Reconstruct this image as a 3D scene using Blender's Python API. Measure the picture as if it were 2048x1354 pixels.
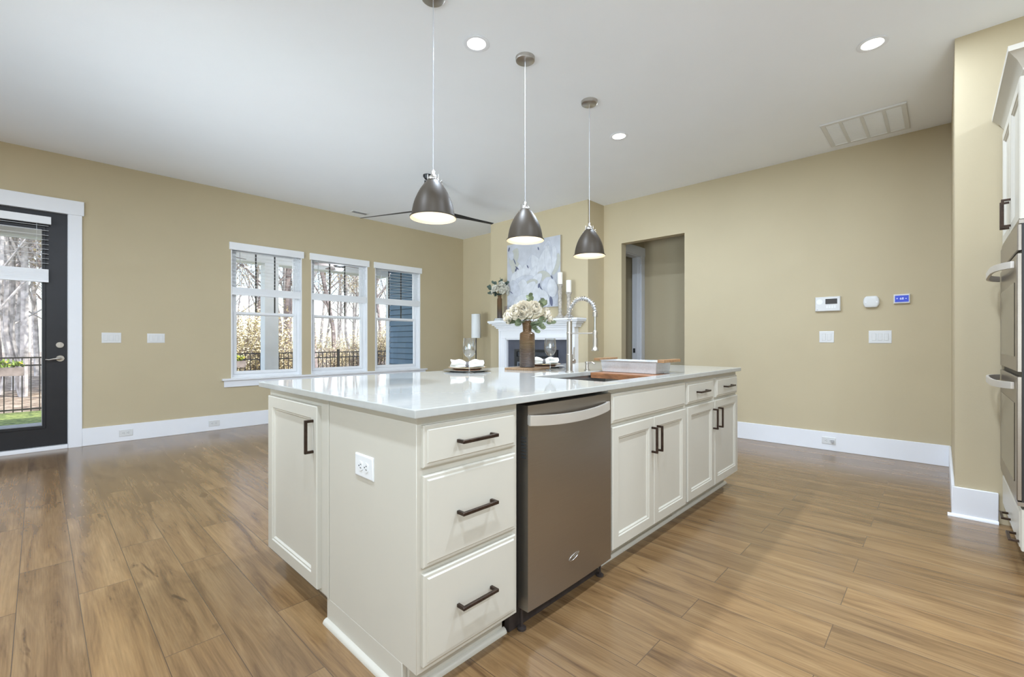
import bpy, bmesh, math, random
from math import sin, cos, pi, radians, tan, atan2, hypot
from mathutils import Vector, Matrix, noise
S = bpy.context.scene
for o in list(bpy.data.objects): bpy.data.objects.remove(o)
COL = S.collection
random.seed(7)

# ------------------------------------------------------------------ camera
cd = bpy.data.cameras.new('camera'); cam = bpy.data.objects.new('camera', cd); COL.objects.link(cam)
cd.sensor_width = 36; cd.lens = 36*902/2048; cd.shift_y = 5.2/2048; cd.clip_start = 0.02; cd.clip_end = 300
cam.location = (0, 0, 1.115); cam.rotation_euler = (pi/2, 0, radians(43.63-90))
S.camera = cam

# ------------------------------------------------------------------ world, sun, exposure
S.view_settings.view_transform = 'Standard'; S.view_settings.look = 'None'; S.view_settings.gamma = 1
S.view_settings.use_curve_mapping = False
S.view_settings.exposure = 0.10
W = bpy.data.worlds.new('world'); S.world = W; W.use_nodes = True
nt = W.node_tree; nt.nodes.clear()
sk = nt.nodes.new('ShaderNodeTexSky'); sk.sky_type = 'NISHITA'; sk.sun_disc = False
sk.sun_elevation = radians(48); sk.sun_rotation = radians(200); sk.air_density = 1.0; sk.dust_density = 1.5
bgn = nt.nodes.new('ShaderNodeBackground'); bgn.inputs[1].default_value = 0.62
out = nt.nodes.new('ShaderNodeOutputWorld')
nt.links.new(sk.outputs[0], bgn.inputs[0]); nt.links.new(bgn.outputs[0], out.inputs[0])
ld = bpy.data.lights.new('sun', 'SUN'); ld.energy = 6.0; ld.angle = radians(0.6); ld.color = (1, .95, .86)
so = bpy.data.objects.new('sun', ld); COL.objects.link(so)
_sd = Vector((0.45, -0.75, 1.0)); so.rotation_euler = _sd.to_track_quat('Z', 'Y').to_euler(); so.location = (0, 0, 30)

CAN_W = 42.0      # watts of every recessed ceiling light
PEND_W = 1.6

# added fill lights without fixtures, left of and behind the camera, out of the picture; they wash the ceiling and the far walls
FILL = [((-3.0, 4.6, .7), 15, (.5, .75, 1), (3.5, 4.6, 3.05), radians(70)), ((-3.0, 2.5, .7), 28, (.86, .95, 1), (4.4, 5.0, 3.0), radians(50)), ((-1.4, -1.6, 1.2), 26, (.78, .9, 1), (4.7, 1.3, 2.9), radians(100)), ((-2.7, 1.2, 1.4), 8, (.85, .93, 1), (1.0, 6.6, 1.8), radians(70)), ((-1.6, .2, 1.2), 7, (.5, .8, 1), (4.6, 5.4, 3.0), radians(90))]
for k_, (p_, w_, c_, tgt, sp_) in enumerate(FILL):
    L_ = bpy.data.lights.new('fill_light%d' % k_, 'AREA'); L_.shape = 'DISK'; L_.size = 1.5; L_.energy = w_; L_.color = c_; L_.spread = sp_
    lo = bpy.data.objects.new('fill_light%d' % k_, L_); COL.objects.link(lo); lo.location = p_
    lo.rotation_euler = (pi, 0, 0) if tgt is None else (Vector(p_)-Vector(tgt)).to_track_quat('Z', 'Y').to_euler()

# ------------------------------------------------------------------ materials
M = {}
def newmat(name):
    m = bpy.data.materials.new(name); m.use_nodes = True; M[name] = m
    return m, m.node_tree, m.node_tree.nodes['Principled BSDF']
def mat(name, col, rough=.5, metal=0., var=0.03, scale=8., bump=0., bscale=60., emis=0., spec=.5, coat=0., stretch=(1,1,1), trans=0.):
    m, t, b = newmat(name)
    tc = t.nodes.new('ShaderNodeTexCoord'); mp = t.nodes.new('ShaderNodeMapping'); mp.inputs['Scale'].default_value = stretch
    t.links.new(tc.outputs['Object'], mp.inputs[0])
    n = t.nodes.new('ShaderNodeTexNoise'); n.inputs['Scale'].default_value = scale; n.inputs['Detail'].default_value = 4
    t.links.new(mp.outputs[0], n.inputs[0])
    r = t.nodes.new('ShaderNodeValToRGB')
    r.color_ramp.elements[0].position = .3; r.color_ramp.elements[1].position = .7
    r.color_ramp.elements[0].color = tuple(max(0, c*(1-var)) for c in col)+(1,)
    r.color_ramp.elements[1].color = tuple(min(1, c*(1+var)) for c in col)+(1,)
    t.links.new(n.outputs[0], r.inputs[0]); t.links.new(r.outputs[0], b.inputs['Base Color'])
    b.inputs['Roughness'].default_value = rough; b.inputs['Metallic'].default_value = metal
    b.inputs['Specular IOR Level'].default_value = spec; b.inputs['Coat Weight'].default_value = coat
    b.inputs['Transmission Weight'].default_value = trans
    if emis: t.links.new(r.outputs[0], b.inputs['Emission Color']); b.inputs['Emission Strength'].default_value = emis
    if bump:
        n2 = t.nodes.new('ShaderNodeTexNoise'); n2.inputs['Scale'].default_value = bscale; n2.inputs['Detail'].default_value = 3
        t.links.new(mp.outputs[0], n2.inputs[0])
        bp = t.nodes.new('ShaderNodeBump'); bp.inputs['Strength'].default_value = bump; bp.inputs['Distance'].default_value = .002
        t.links.new(n2.outputs[0], bp.inputs['Height']); t.links.new(bp.outputs[0], b.inputs['Normal'])
    return m
WALLC = (.53, .447, .295)
mat('wall_paint', WALLC, .75, var=.015, scale=3, bump=.15, bscale=220)
mat('ceiling_paint', (.89, .905, .93), .9, var=.008, scale=2, bump=.15, bscale=200)
mat('trim_paint', (.84, .85, .88), .35, var=.008)
mat('vinyl', (.86, .87, .89), .35, var=.008)
mat('cabinet_paint', (.53, .495, .42), .38, var=.01, scale=5)
mat('quartz', (.42, .415, .385), .06, var=.03, scale=30, spec=.6)
mat('bronze', (.055, .035, .025), .35, metal=.7, var=.3, scale=60)
mat('nickel', (.52, .49, .45), .34, metal=1., var=.05)
mat('satin_nickel', (.66, .62, .56), .5, metal=.7, var=.03)
mat('chrome_nickel', (.56, .53, .49), .3, metal=1., var=.05)
mat('pewter', (.048, .036, .024), .46, metal=.15, spec=.3, var=.08, scale=12)
mat('shade_lining', (.60, .54, .44), .6)
mat('bulb', (1., .90, .74), .5, emis=3.)
mat('can_lens', (1., .98, .94), .5, emis=5.)
mat('black_metal', (.012, .012, .014), .45, var=.2)
mat('fan_black', (.010, .010, .012), .5, var=.3)
mat('door_black', (.012, .012, .015), .42, var=.15, bump=.1)
mat('plastic_white', (.72, .72, .71), .35, var=.01)
mat('plastic_gray', (.45, .45, .46), .5)
mat('slot_dark', (.03, .03, .03), .6)
mat('lcd', (.05, .045, .04), .3)
mat('blue_screen', (.05, .09, .60), .2, emis=.12, var=.04)
mat('screen_white', (.75, .82, .95), .4, emis=.25)
mat('stainless_body', (.42, .42, .42), .35, metal=.9)
mat('black_plastic', (.012, .010, .009), .5)
mat('dark_toe', (.03, .02, .016), .7, var=.3, scale=30)
mat('oven_glass', (.010, .006, .006), .06, spec=.7)
mat('walnut', (.25, .105, .042), .45, var=.4, scale=14, stretch=(8, 1, 4))
mat('walnut_pale', (.30, .165, .075), .45, var=.3, scale=14, stretch=(8, 1, 4))
mat('light_oak', (.26, .165, .09), .5, var=.3, scale=14, stretch=(1, 9, 4))
mat('bamboo', (.50, .30, .14), .5, var=.25, scale=20, stretch=(1, 9, 4))
mat('mesh_steel', (.66, .67, .68), .5, metal=.55, var=.06, scale=90)
mat('napkin_cloth', (.68, .66, .60), .85, var=.02, bump=.4, bscale=300)
mat('ring_pewter', (.09, .08, .075), .6, metal=.1, var=.3, scale=120)
mat('charger_silver', (.62, .60, .57), .22, metal=.8)
mat('gold_rim', (.62, .40, .18), .3, metal=.8, var=.1)
mat('porcelain', (.86, .85, .81), .15)
mat('petal_cream', (.80, .73, .60), .7, var=.05, scale=40)
mat('petal_white', (.80, .77, .68), .7, var=.05, scale=40)
mat('eucalyptus', (.15, .18, .095), .6, var=.25, scale=20)
mat('eucalyptus_blue', (.075, .11, .085), .6, var=.25, scale=20)
mat('stem_brown', (.16, .10, .05), .7, var=.3, scale=20)
mat('candle_wax', (.86, .83, .76), .6, var=.02)
mat('driftwood', (.42, .38, .33), .7, var=.35, scale=30, bump=.6, bscale=40)
mat('lamp_shade_fabric', (.80, .82, .82), .8, var=.02, bump=.3, bscale=300)
mat('firebox_slate', (.075, .08, .105), .5, var=.15, scale=6)
mat('firebox_metal', (.006, .007, .010), .3)
mat('firebox_glass', (.02, .025, .035), .08)
mat('firebox_trim', (.16, .18, .22), .35, metal=.6)
mat('canvas_edge', (.45, .40, .30), .8)
mat('paint_bg', (.50, .51, .55), .8, var=.12, scale=5)
mat('paint_white', (.60, .61, .64), .8, var=.10, scale=12)
mat('paint_pale', (.52, .535, .585), .8, var=.12, scale=12)
mat('paint_beige', (.48, .48, .43), .8, var=.06, scale=12)
mat('paint_line', (.37, .385, .43), .8, var=.15, scale=9)
mat('paint_dark', (.12, .13, .20), .8, var=.2)
mat('book_gray', (.22, .23, .25), .7, var=.15, scale=30)
mat('tile_brown', (.22, .17, .12), .5, var=.2)
mat('ceramic_white', (.80, .80, .80), .4)
mat('soffit', (.50, .44, .36), .7, var=.05)
mat('column_white', (.90, .92, .94), .5)
mat('concrete', (.45, .44, .42), .8, var=.1, scale=10)
mat('fence_black', (.015, .015, .017), .4)
mat('bark', (.40, .38, .37), .9, var=.45, scale=6)
mat('bark_dark', (.24, .20, .19), .9, var=.45, scale=6)
mat('leaf_yellow', (.66, .58, .37), .7, var=.5, scale=3)
mat('leaf_green', (.20, .30, .06), .7, var=.4, scale=6)
mat('flower_yellow', (.75, .60, .06), .7)

def m_vase():
    m, t, b = newmat('vase_glaze')
    tc = t.nodes.new('ShaderNodeTexCoord'); sp = t.nodes.new('ShaderNodeSeparateXYZ'); t.links.new(tc.outputs['Object'], sp.inputs[0])
    mr = t.nodes.new('ShaderNodeMapRange'); mr.inputs[1].default_value = .0; mr.inputs[2].default_value = .26
    t.links.new(sp.outputs[2], mr.inputs[0])
    n = t.nodes.new('ShaderNodeTexNoise'); n.inputs['Scale'].default_value = 25; n.inputs['Detail'].default_value = 5
    ad = t.nodes.new('ShaderNodeMath'); ad.operation = 'MULTIPLY_ADD'; ad.inputs[1].default_value = .35
    t.links.new(n.outputs[0], ad.inputs[0]); t.links.new(mr.outputs[0], ad.inputs[2])
    r = t.nodes.new('ShaderNodeValToRGB'); e = r.color_ramp.elements
    e[0].position = .1; e[0].color = (.13, .118, .115, 1); e[1].position = 1.0; e[1].color = (.16, .09, .04, 1)
    x = r.color_ramp.elements.new(.62); x.color = (.11, .075, .052, 1)
    x = r.color_ramp.elements.new(.8); x.color = (.14, .092, .045, 1)
    t.links.new(ad.outputs[0], r.inputs[0]); t.links.new(r.outputs[0], b.inputs['Base Color'])
    b.inputs['Roughness'].default_value = .3; b.inputs['Metallic'].default_value = .25
    w = t.nodes.new('ShaderNodeTexWave'); w.bands_direction = 'Z'; w.inputs['Scale'].default_value = 32; w.inputs['Distortion'].default_value = 1.5
    t.links.new(tc.outputs['Object'], w.inputs[0])
    bp = t.nodes.new('ShaderNodeBump'); bp.inputs['Strength'].default_value = .9; bp.inputs['Distance'].default_value = .003
    t.links.new(w.outputs[0], bp.inputs['Height']); t.links.new(bp.outputs[0], b.inputs['Normal'])
m_vase()

def m_steel():
    m, t, b = newmat('brushed_steel')
    tc = t.nodes.new('ShaderNodeTexCoord'); mp = t.nodes.new('ShaderNodeMapping'); mp.inputs['Scale'].default_value = (2, 2, 260)
    t.links.new(tc.outputs['Object'], mp.inputs[0])
    n = t.nodes.new('ShaderNodeTexNoise'); n.inputs['Scale'].default_value = 3; n.inputs['Detail'].default_value = 3; t.links.new(mp.outputs[0], n.inputs[0])
    r = t.nodes.new('ShaderNodeValToRGB'); r.color_ramp.elements[0].color = (.32, .285, .245, 1); r.color_ramp.elements[1].color = (.38, .34, .295, 1)
    t.links.new(n.outputs[0], r.inputs[0]); t.links.new(r.outputs[0], b.inputs['Base Color'])
    b.inputs['Metallic'].default_value = .95; b.inputs['Roughness'].default_value = .33
    bp = t.nodes.new('ShaderNodeBump'); bp.inputs['Strength'].default_value = .06; bp.inputs['Distance'].default_value = .001
    t.links.new(n.outputs[0], bp.inputs['Height']); t.links.new(bp.outputs[0], b.inputs['Normal'])
m_steel()

def m_floor():
    m, t, b = newmat('oak_planks')
    L = t.links; N = t.nodes.new
    tc = N('ShaderNodeTexCoord')
    mp = N('ShaderNodeMapping'); mp.inputs['Rotation'].default_value = (0, 0, pi/2); mp.inputs['Location'].default_value = (0.31, 0.065, 0)
    L.new(tc.outputs['Object'], mp.inputs[0])
    br = N('ShaderNodeTexBrick'); br.inputs['Scale'].default_value = 1; br.inputs['Brick Width'].default_value = 1.22; br.inputs['Row Height'].default_value = .185
    br.inputs['Mortar Size'].default_value = .0016; br.inputs['Mortar Smooth'].default_value = .3; br.offset = .37; br.offset_frequency = 2
    br.inputs['Color1'].default_value = (0, 0, 0, 1); br.inputs['Color2'].default_value = (1, 1, 1, 1); br.inputs['Mortar'].default_value = (.5, .5, .5, 1)
    br.inputs['Bias'].default_value = 0
    L.new(mp.outputs[0], br.inputs[0])
    # per plank offset of the grain
    sc = N('ShaderNodeMapping'); sc.inputs['Scale'].default_value = (1.0, 9., 1)
    L.new(mp.outputs[0], sc.inputs[0])
    off = N('ShaderNodeVectorMath'); off.operation = 'MULTIPLY_ADD'; off.inputs[1].default_value = (37, 23, 11)
    L.new(br.outputs['Color'], off.inputs[0]); L.new(sc.outputs[0], off.inputs[2])
    n1 = N('ShaderNodeTexNoise'); n1.inputs['Scale'].default_value = 1.5; n1.inputs['Detail'].default_value = 9; n1.inputs['Roughness'].default_value = .62; n1.inputs['Distortion'].default_value = .7
    L.new(off.outputs[0], n1.inputs[0])
    r1 = N('ShaderNodeValToRGB'); e = r1.color_ramp.elements
    e[0].position = .30; e[0].color = (.112, .061, .027, 1); e[1].position = .66; e[1].color = (.272, .168, .078, 1)
    x = r1.color_ramp.elements.new(.47); x.color = (.210, .122, .052, 1)
    L.new(n1.outputs[0], r1.inputs[0])
    # fine grain
    sc2 = N('ShaderNodeMapping'); sc2.inputs['Scale'].default_value = (3, 70, 1); L.new(off.outputs[0], sc2.inputs[0])
    sc2.inputs['Scale'].default_value = (2.5, 9, 1)
    n2 = N('ShaderNodeTexNoise'); n2.inputs['Scale'].default_value = 2; n2.inputs['Detail'].default_value = 3; L.new(sc2.outputs[0], n2.inputs[0])
    mx = N('ShaderNodeMix'); mx.data_type = 'RGBA'; mx.blend_type = 'OVERLAY'; mx.inputs[0].default_value = .35
    L.new(r1.outputs[0], mx.inputs[6]); L.new(n2.outputs[0], mx.inputs[7])
    # knots and cracks
    sc3 = N('ShaderNodeMapping'); sc3.inputs['Scale'].default_value = (1.6, .8, 1); L.new(off.outputs[0], sc3.inputs[0])
    n3 = N('ShaderNodeTexNoise'); n3.inputs['Scale'].default_value = 1.5; n3.inputs['Detail'].default_value = 3; n3.inputs['Distortion'].default_value = 1.2; L.new(sc3.outputs[0], n3.inputs[0])
    r3 = N('ShaderNodeValToRGB'); r3.color_ramp.elements[0].position = .67; r3.color_ramp.elements[0].color = (1, 1, 1, 1); r3.color_ramp.elements[1].position = .78; r3.color_ramp.elements[1].color = (.30, .25, .22, 1)
    L.new(n3.outputs[0], r3.inputs[0])
    mk = N('ShaderNodeMix'); mk.data_type = 'RGBA'; mk.blend_type = 'MULTIPLY'; mk.inputs[0].default_value = 1
    L.new(mx.outputs[2], mk.inputs[6]); L.new(r3.outputs[0], mk.inputs[7])
    # plank tone
    rt = N('ShaderNodeValToRGB'); rt.color_ramp.elements[0].color = (.86, .85, .85, 1); rt.color_ramp.elements[1].color = (1.08, 1.06, 1.03, 1)
    L.new(br.outputs['Color'], rt.inputs[0])
    mt = N('ShaderNodeMix'); mt.data_type = 'RGBA'; mt.blend_type = 'MULTIPLY'; mt.inputs[0].default_value = 1
    L.new(mk.outputs[2], mt.inputs[6]); L.new(rt.outputs[0], mt.inputs[7])
    ms = N('ShaderNodeMix'); ms.data_type = 'RGBA'; L.new(br.outputs['Fac'], ms.inputs[0]); L.new(mt.outputs[2], ms.inputs[6]); ms.inputs[7].default_value = (.09, .055, .03, 1)
    L.new(ms.outputs[2], b.inputs['Base Color'])
    rr = N('ShaderNodeMapRange'); rr.inputs[3].default_value = .21; rr.inputs[4].default_value = .23; L.new(n1.outputs[0], rr.inputs[0]); L.new(rr.outputs[0], b.inputs['Roughness'])
    b.inputs['Specular IOR Level'].default_value = 1.0
    bp = N('ShaderNodeBump'); bp.inputs['Strength'].default_value = .2; bp.inputs['Distance'].default_value = .001
    mh = N('ShaderNodeMath'); mh.operation = 'SUBTRACT'; mh.inputs[0].default_value = 1; L.new(br.outputs['Fac'], mh.inputs[1])
    L.new(mh.outputs[0], bp.inputs['Height']); L.new(bp.outputs[0], b.inputs['Normal'])
m_floor()

def m_glass(name, refl=.04, tint=(1, 1, 1)):
    m = bpy.data.materials.new(name); m.use_nodes = True; M[name] = m; t = m.node_tree; t.nodes.clear()
    o = t.nodes.new('ShaderNodeOutputMaterial'); mx = t.nodes.new('ShaderNodeMixShader'); tr = t.nodes.new('ShaderNodeBsdfTransparent'); gl = t.nodes.new('ShaderNodeBsdfGlossy')
    gl.inputs['Roughness'].default_value = .02; tr.inputs[0].default_value = tint+(1,)
    lw = t.nodes.new('ShaderNodeLayerWeight'); lw.inputs[0].default_value = .5
    pw_ = t.nodes.new('ShaderNodeMath'); pw_.operation = 'POWER'; pw_.inputs[1].default_value = 3.2; t.links.new(lw.outputs['Facing'], pw_.inputs[0])
    fr = t.nodes.new('ShaderNodeMath'); fr.operation = 'MULTIPLY_ADD'; fr.inputs[1].default_value = 1.0; fr.inputs[2].default_value = refl; t.links.new(pw_.outputs[0], fr.inputs[0])
    t.links.new(fr.outputs[0], mx.inputs[0]); t.links.new(tr.outputs[0], mx.inputs[1]); t.links.new(gl.outputs[0], mx.inputs[2]); t.links.new(mx.outputs[0], o.inputs[0])
m_glass('window_glass')
m_glass('crystal', .15, tint=(.95, .96, .97))
def m_ground():
    m, t, b = newmat('leaf_ground')
    tc = t.nodes.new('ShaderNodeTexCoord'); n = t.nodes.new('ShaderNodeTexNoise'); n.inputs['Scale'].default_value = 5; n.inputs['Detail'].default_value = 8; n.inputs['Roughness'].default_value = .75
    t.links.new(tc.outputs['Object'], n.inputs[0])
    r = t.nodes.new('ShaderNodeValToRGB'); e = r.color_ramp.elements
    e[0].position = .38; e[0].color = (.06, .04, .03, 1); e[1].position = .62; e[1].color = (.44, .38, .30, 1)
    x = r.color_ramp.elements.new(.5); x.color = (.24, .18, .125, 1)
    t.links.new(n.outputs[0], r.inputs[0]); t.links.new(r.outputs[0], b.inputs['Base Color']); b.inputs['Roughness'].default_value = .95
    m, t, b = newmat('lawn')
    tc = t.nodes.new('ShaderNodeTexCoord'); n = t.nodes.new('ShaderNodeTexNoise'); n.inputs['Scale'].default_value = 14; n.inputs['Detail'].default_value = 8
    t.links.new(tc.outputs['Object'], n.inputs[0])
    r = t.nodes.new('ShaderNodeValToRGB'); e = r.color_ramp.elements
    e[0].position = .35; e[0].color = (.05, .09, .02, 1); e[1].position = .68; e[1].color = (.30, .36, .10, 1)
    t.links.new(n.outputs[0], r.inputs[0]); t.links.new(r.outputs[0], b.inputs['Base Color']); b.inputs['Roughness'].default_value = .95
m_ground()
mat('siding_blue', (.13, .22, .32), .6, var=.04, scale=5)

# ------------------------------------------------------------------ helpers
ORG = {}      # world origin of every thing (unrotated), so parts can be modelled in room coordinates
def tag(o, label=None, cat=None, group=None, kind=None):
    if label: o['label'] = label
    if cat: o['category'] = cat
    if group: o['group'] = group
    if kind: o['kind'] = kind
    return o
def thing(name, label, cat, loc=(0, 0, 0), group=None, rz=0, local=False):
    o = bpy.data.objects.new(name, None); o.empty_display_size = .05; COL.objects.link(o)
    o.location = loc; o.rotation_euler = (0, 0, rz)
    tag(o, label, cat, group)
    ORG[o] = Vector((0, 0, 0)) if local else Vector(loc)
    return o
class MB:
    def __init__(s): s.v = []; s.f = []; s.bm = None
    def add(s, vs, fs):
        n = len(s.v); s.v += [tuple(v) for v in vs]; s.f += [tuple(i+n for i in f) for f in fs]; return s
    def box(s, a, b):
        x0, y0, z0 = a; x1, y1, z1 = b
        return s.add([(x0,y0,z0),(x1,y0,z0),(x1,y1,z0),(x0,y1,z0),(x0,y0,z1),(x1,y0,z1),(x1,y1,z1),(x0,y1,z1)],
                     [(0,3,2,1),(4,5,6,7),(0,1,5,4),(1,2,6,5),(2,3,7,6),(3,0,4,7)])
    def obox(s, c, X, Y, Z):   # centre and half-axis vectors
        c, X, Y, Z = map(Vector, (c, X, Y, Z)); vs = []
        for k in (-1, 1):
            for i, j in ((-1,-1),(1,-1),(1,1),(-1,1)): vs.append(c+X*i+Y*j+Z*k)
        return s.add(vs, [(0,3,2,1),(4,5,6,7),(0,1,5,4),(1,2,6,5),(2,3,7,6),(3,0,4,7)])
    def rings(s, O, U, V, N, w, h, prof, back=True):  # rectangle O + u*U + v*V, prof = [(inset, height)...]
        O, U, V, N = map(Vector, (O, U, V, N)); vs = []; fs = []
        for i, z in prof:
            for a, c in ((i, i), (w-i, i), (w-i, h-i), (i, h-i)): vs.append(O+U*a+V*c+N*z)
        k = len(prof)
        for r in range(k-1):
            for j in range(4): a = r*4+j; b = r*4+(j+1) % 4; fs.append((a, b, b+4, a+4))
        fs.append(tuple(range((k-1)*4, k*4)))
        if back: fs.append((3, 2, 1, 0))
        return s.add(vs, fs)
    def lathe(s, prof, c=(0, 0, 0), n=32, ax='z', fy=1.):
        vs = []; fs = []
        k = len(prof)
        for r, z in prof:
            for i in range(n):
                a = 2*pi*i/n; p = (r*cos(a), r*sin(a)*fy, z)
                if ax == 'x': p = (p[2], p[0], p[1])
                if ax == 'y': p = (p[0], p[2], p[1])
                vs.append((c[0]+p[0], c[1]+p[1], c[2]+p[2]))
        for j in range(k-1):
            for i in range(n): a = j*n+i; b = j*n+(i+1) % n; fs.append((a, b, b+n, a+n))
        if abs(prof[0][0]-prof[-1][0])+abs(prof[0][1]-prof[-1][1]) > 1e-6:
            if prof[0][0] > 1e-6: fs.append(tuple(range(n-1, -1, -1)))
            if prof[-1][0] > 1e-6: fs.append(tuple(range((k-1)*n, k*n)))
        return s.add(vs, fs)
    def lathe_open(s, prof, c=(0, 0, 0), n=32):
        m = len(s.f); s.lathe(prof, c, n); 
        # drop end caps
        if prof[-1][0] > 1e-6: s.f.pop()
        if prof[0][0] > 1e-6: s.f.pop(-1) if prof[-1][0] > 1e-6 else s.f.pop()
        return s
    def tube(s, pts, r, n=8, cap=True):
        pts = [Vector(p) for p in pts]; rs = r if isinstance(r, (list, tuple)) else [r]*len(pts)
        up = None; vs = []; fs = []
        for i, p in enumerate(pts):
            d = (pts[min(i+1, len(pts)-1)]-pts[max(i-1, 0)])
            if d.length < 1e-9: d = Vector((0, 0, 1))
            d.normalize()
            if up is None: up = d.orthogonal().normalized()
            up = (up-d*up.dot(d))
            up = up.normalized() if up.length > 1e-6 else d.orthogonal().normalized()
            q = d.cross(up)
            for k in range(n):
                a = 2*pi*k/n; vs.append(p+up*(cos(a)*rs[i])+q*(sin(a)*rs[i]))
        for i in range(len(pts)-1):
            for k in range(n): a = i*n+k; b = i*n+(k+1) % n; fs.append((a, b, b+n, a+n))
        if cap: fs.append(tuple(range(n-1, -1, -1))); fs.append(tuple(range((len(pts)-1)*n, len(pts)*n)))
        return s.add(vs, fs)
    def prism(s, poly, O, U, V, N, t):   # closed polygon in (u,v) extruded along N by t
        O, U, V, N = map(Vector, (O, U, V, N)); k = len(poly)
        vs = [O+U*a+V*b for a, b in poly]+[O+U*a+V*b+N*t for a, b in poly]
        fs = [tuple(range(k-1, -1, -1)), tuple(range(k, 2*k))]+[(i, (i+1) % k, k+(i+1) % k, k+i) for i in range(k)]
        return s.add(vs, fs)
    def xform(s, m, start=0):
        s.v = s.v[:start]+[tuple(m @ Vector(v)) for v in s.v[start:]]; return s
    def build(s, name, material, parent=None, smooth=False, bevel=0, seg=2, shift=True, keepn=False, sub=0, label=None, autosm=40):
        me = bpy.data.meshes.new(name); me.from_pydata(s.v, [], s.f)
        bm = bmesh.new(); bm.from_mesh(me)
        if not keepn: bmesh.ops.recalc_face_normals(bm, faces=bm.faces)
        if bevel:
            ed = [e for e in bm.edges if len(e.link_faces) == 2 and e.calc_face_angle(0) > radians(30)]
            bmesh.ops.bevel(bm, geom=ed, offset=bevel, segments=seg, affect='EDGES', profile=.7, clamp_overlap=True)
        root = parent
        while root is not None and root.parent is not None: root = root.parent
        org = Vector((0, 0, 0)); loc = None
        if root is not None:
            org = ORG.get(root, Vector((0, 0, 0)))
            if parent in ORGL: org = org
        else:
            if bm.verts and shift:
                xs = [v.co.x for v in bm.verts]; ys = [v.co.y for v in bm.verts]; zs = [v.co.z for v in bm.verts]
                org = Vector(((min(xs)+max(xs))/2, (min(ys)+max(ys))/2, min(zs))); loc = org
        if org.length: bmesh.ops.translate(bm, verts=bm.verts, vec=-org)
        bm.to_mesh(me); bm.free()
        o = bpy.data.objects.new(name, me); COL.objects.link(o)
        me.materials.append(M[material] if isinstance(material, str) else material)
        if smooth or bevel:
            for p in me.polygons: p.use_smooth = True
            if hasattr(me, 'set_sharp_from_angle'): me.set_sharp_from_angle(angle=radians(autosm))
        if parent is not None: o.parent = parent
        elif loc is not None: o.location = loc; ORG[o] = Vector(loc)
        if (bevel or (smooth and autosm <= 35)) and not sub:
            wn = o.modifiers.new('weighted_normals', 'WEIGHTED_NORMAL'); wn.keep_sharp = True
        if sub:
            md = o.modifiers.new('subdivision', 'SUBSURF'); md.levels = sub; md.render_levels = sub
        if label: o['label'] = label
        return o
ORGL = {}
def struct(o): o['kind'] = 'structure'; return o
def copy_tree(o, parent=None):
    c = o.copy(); COL.objects.link(c)
    if parent is not None: c.parent = parent
    for ch in [x for x in bpy.data.objects if x.parent == o]: copy_tree(ch, c)
    return c
X_, Y_, Z_ = Vector((1, 0, 0)), Vector((0, 1, 0)), Vector((0, 0, 1))

# ------------------------------------------------------------------ large structure
H = 3.05; WL = 6.6; WR = 5.575; WT = .15
FL0 = (-3.2, -3.3); 
f = MB().box((-3.35, -3.45, -.08), (7.6, 6.75, 0)).build('floor', 'oak_planks', shift=False); struct(f)
c = MB().box((-3.35, -3.45, H), (7.6, 6.75, H+.12)).build('ceiling', 'ceiling_paint'); struct(c)
def wall_grid(name, axis, pos, th, u0, u1, holes, z0=0, z1=H, material='wall_paint'):
    """wall along u with rectangular openings (ua,ub,za,zb); axis 'y' = plane of constant y"""
    us = sorted({u0, u1} | {h[0] for h in holes} | {h[1] for h in holes}); zs = sorted({z0, z1} | {h[2] for h in holes} | {h[3] for h in holes})
    solid = {}
    for i in range(len(us)-1):
        for j in range(len(zs)-1):
            uc, zc = (us[i]+us[i+1])/2, (zs[j]+zs[j+1])/2
            solid[i, j] = not any(h[0] < uc < h[1] and h[2] < zc < h[3] for h in holes)
    vs = []; fs = []; idx = {}
    def V(u, z, s):
        k = (u, z, s)
        if k not in idx:
            idx[k] = len(vs); t = pos+(th if s else 0)
            vs.append((u, t, z) if axis == 'y' else (t, u, z))
        return idx[k]
    for (i, j), ok in solid.items():
        if not ok: continue
        a, b, c_, d = us[i], us[i+1], zs[j], zs[j+1]
        fs.append((V(a, c_, 0), V(b, c_, 0), V(b, d, 0), V(a, d, 0))); fs.append((V(a, c_, 1), V(a, d, 1), V(b, d, 1), V(b, c_, 1)))
        for (di, dj, p, q) in ((-1, 0, (a, c_), (a, d)), (1, 0, (b, c_), (b, d)), (0, -1, (a, c_), (b, c_)), (0, 1, (a, d), (b, d))):
            if not solid.get((i+di, j+dj), False): fs.append((V(*p, 0), V(*q, 0), V(*q, 1), V(*p, 1)))
    mb = MB(); mb.add(vs, fs); return struct(mb.build(name, material))
WIN = [(1.70, 2.585), (2.715, 3.60), (3.73, 4.60)]; WZ = (.635, 2.37)
wall_grid('wall_left', 'y', WL, WT, -3.35, WR+WT, [(-.72, .22, 0, 2.45)]+[(a, b, WZ[0], WZ[1]) for a, b in WIN])
wall_grid('wall_right', 'x', WR, .12, -.06, WL, [(2.332, 3.217, 0, 2.47)])
struct(MB().box((5.175, 3.50, 0), (WR, 5.42, H)).build('wall_fireplace', 'wall_paint'))
struct(MB().box((4.045, -.9, 0), (5.75, -.06, H)).build('wall_pier', 'wall_paint'))
wall_grid('wall_rear', 'x', -3.35, .15, -3.45, WL, [])
wall_grid('wall_kitchen', 'y', -3.45, .15, -3.2, 5.75, [])
def portal(loc, rot, sx, sy):
    L_ = bpy.data.lights.new('daylight_portal', 'AREA'); L_.shape = 'RECTANGLE'; L_.size = sx; L_.size_y = sy; L_.cycles.is_portal = True
    o = bpy.data.objects.new('daylight_portal', L_); COL.objects.link(o); o.location = loc; o.rotation_euler = rot
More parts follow.
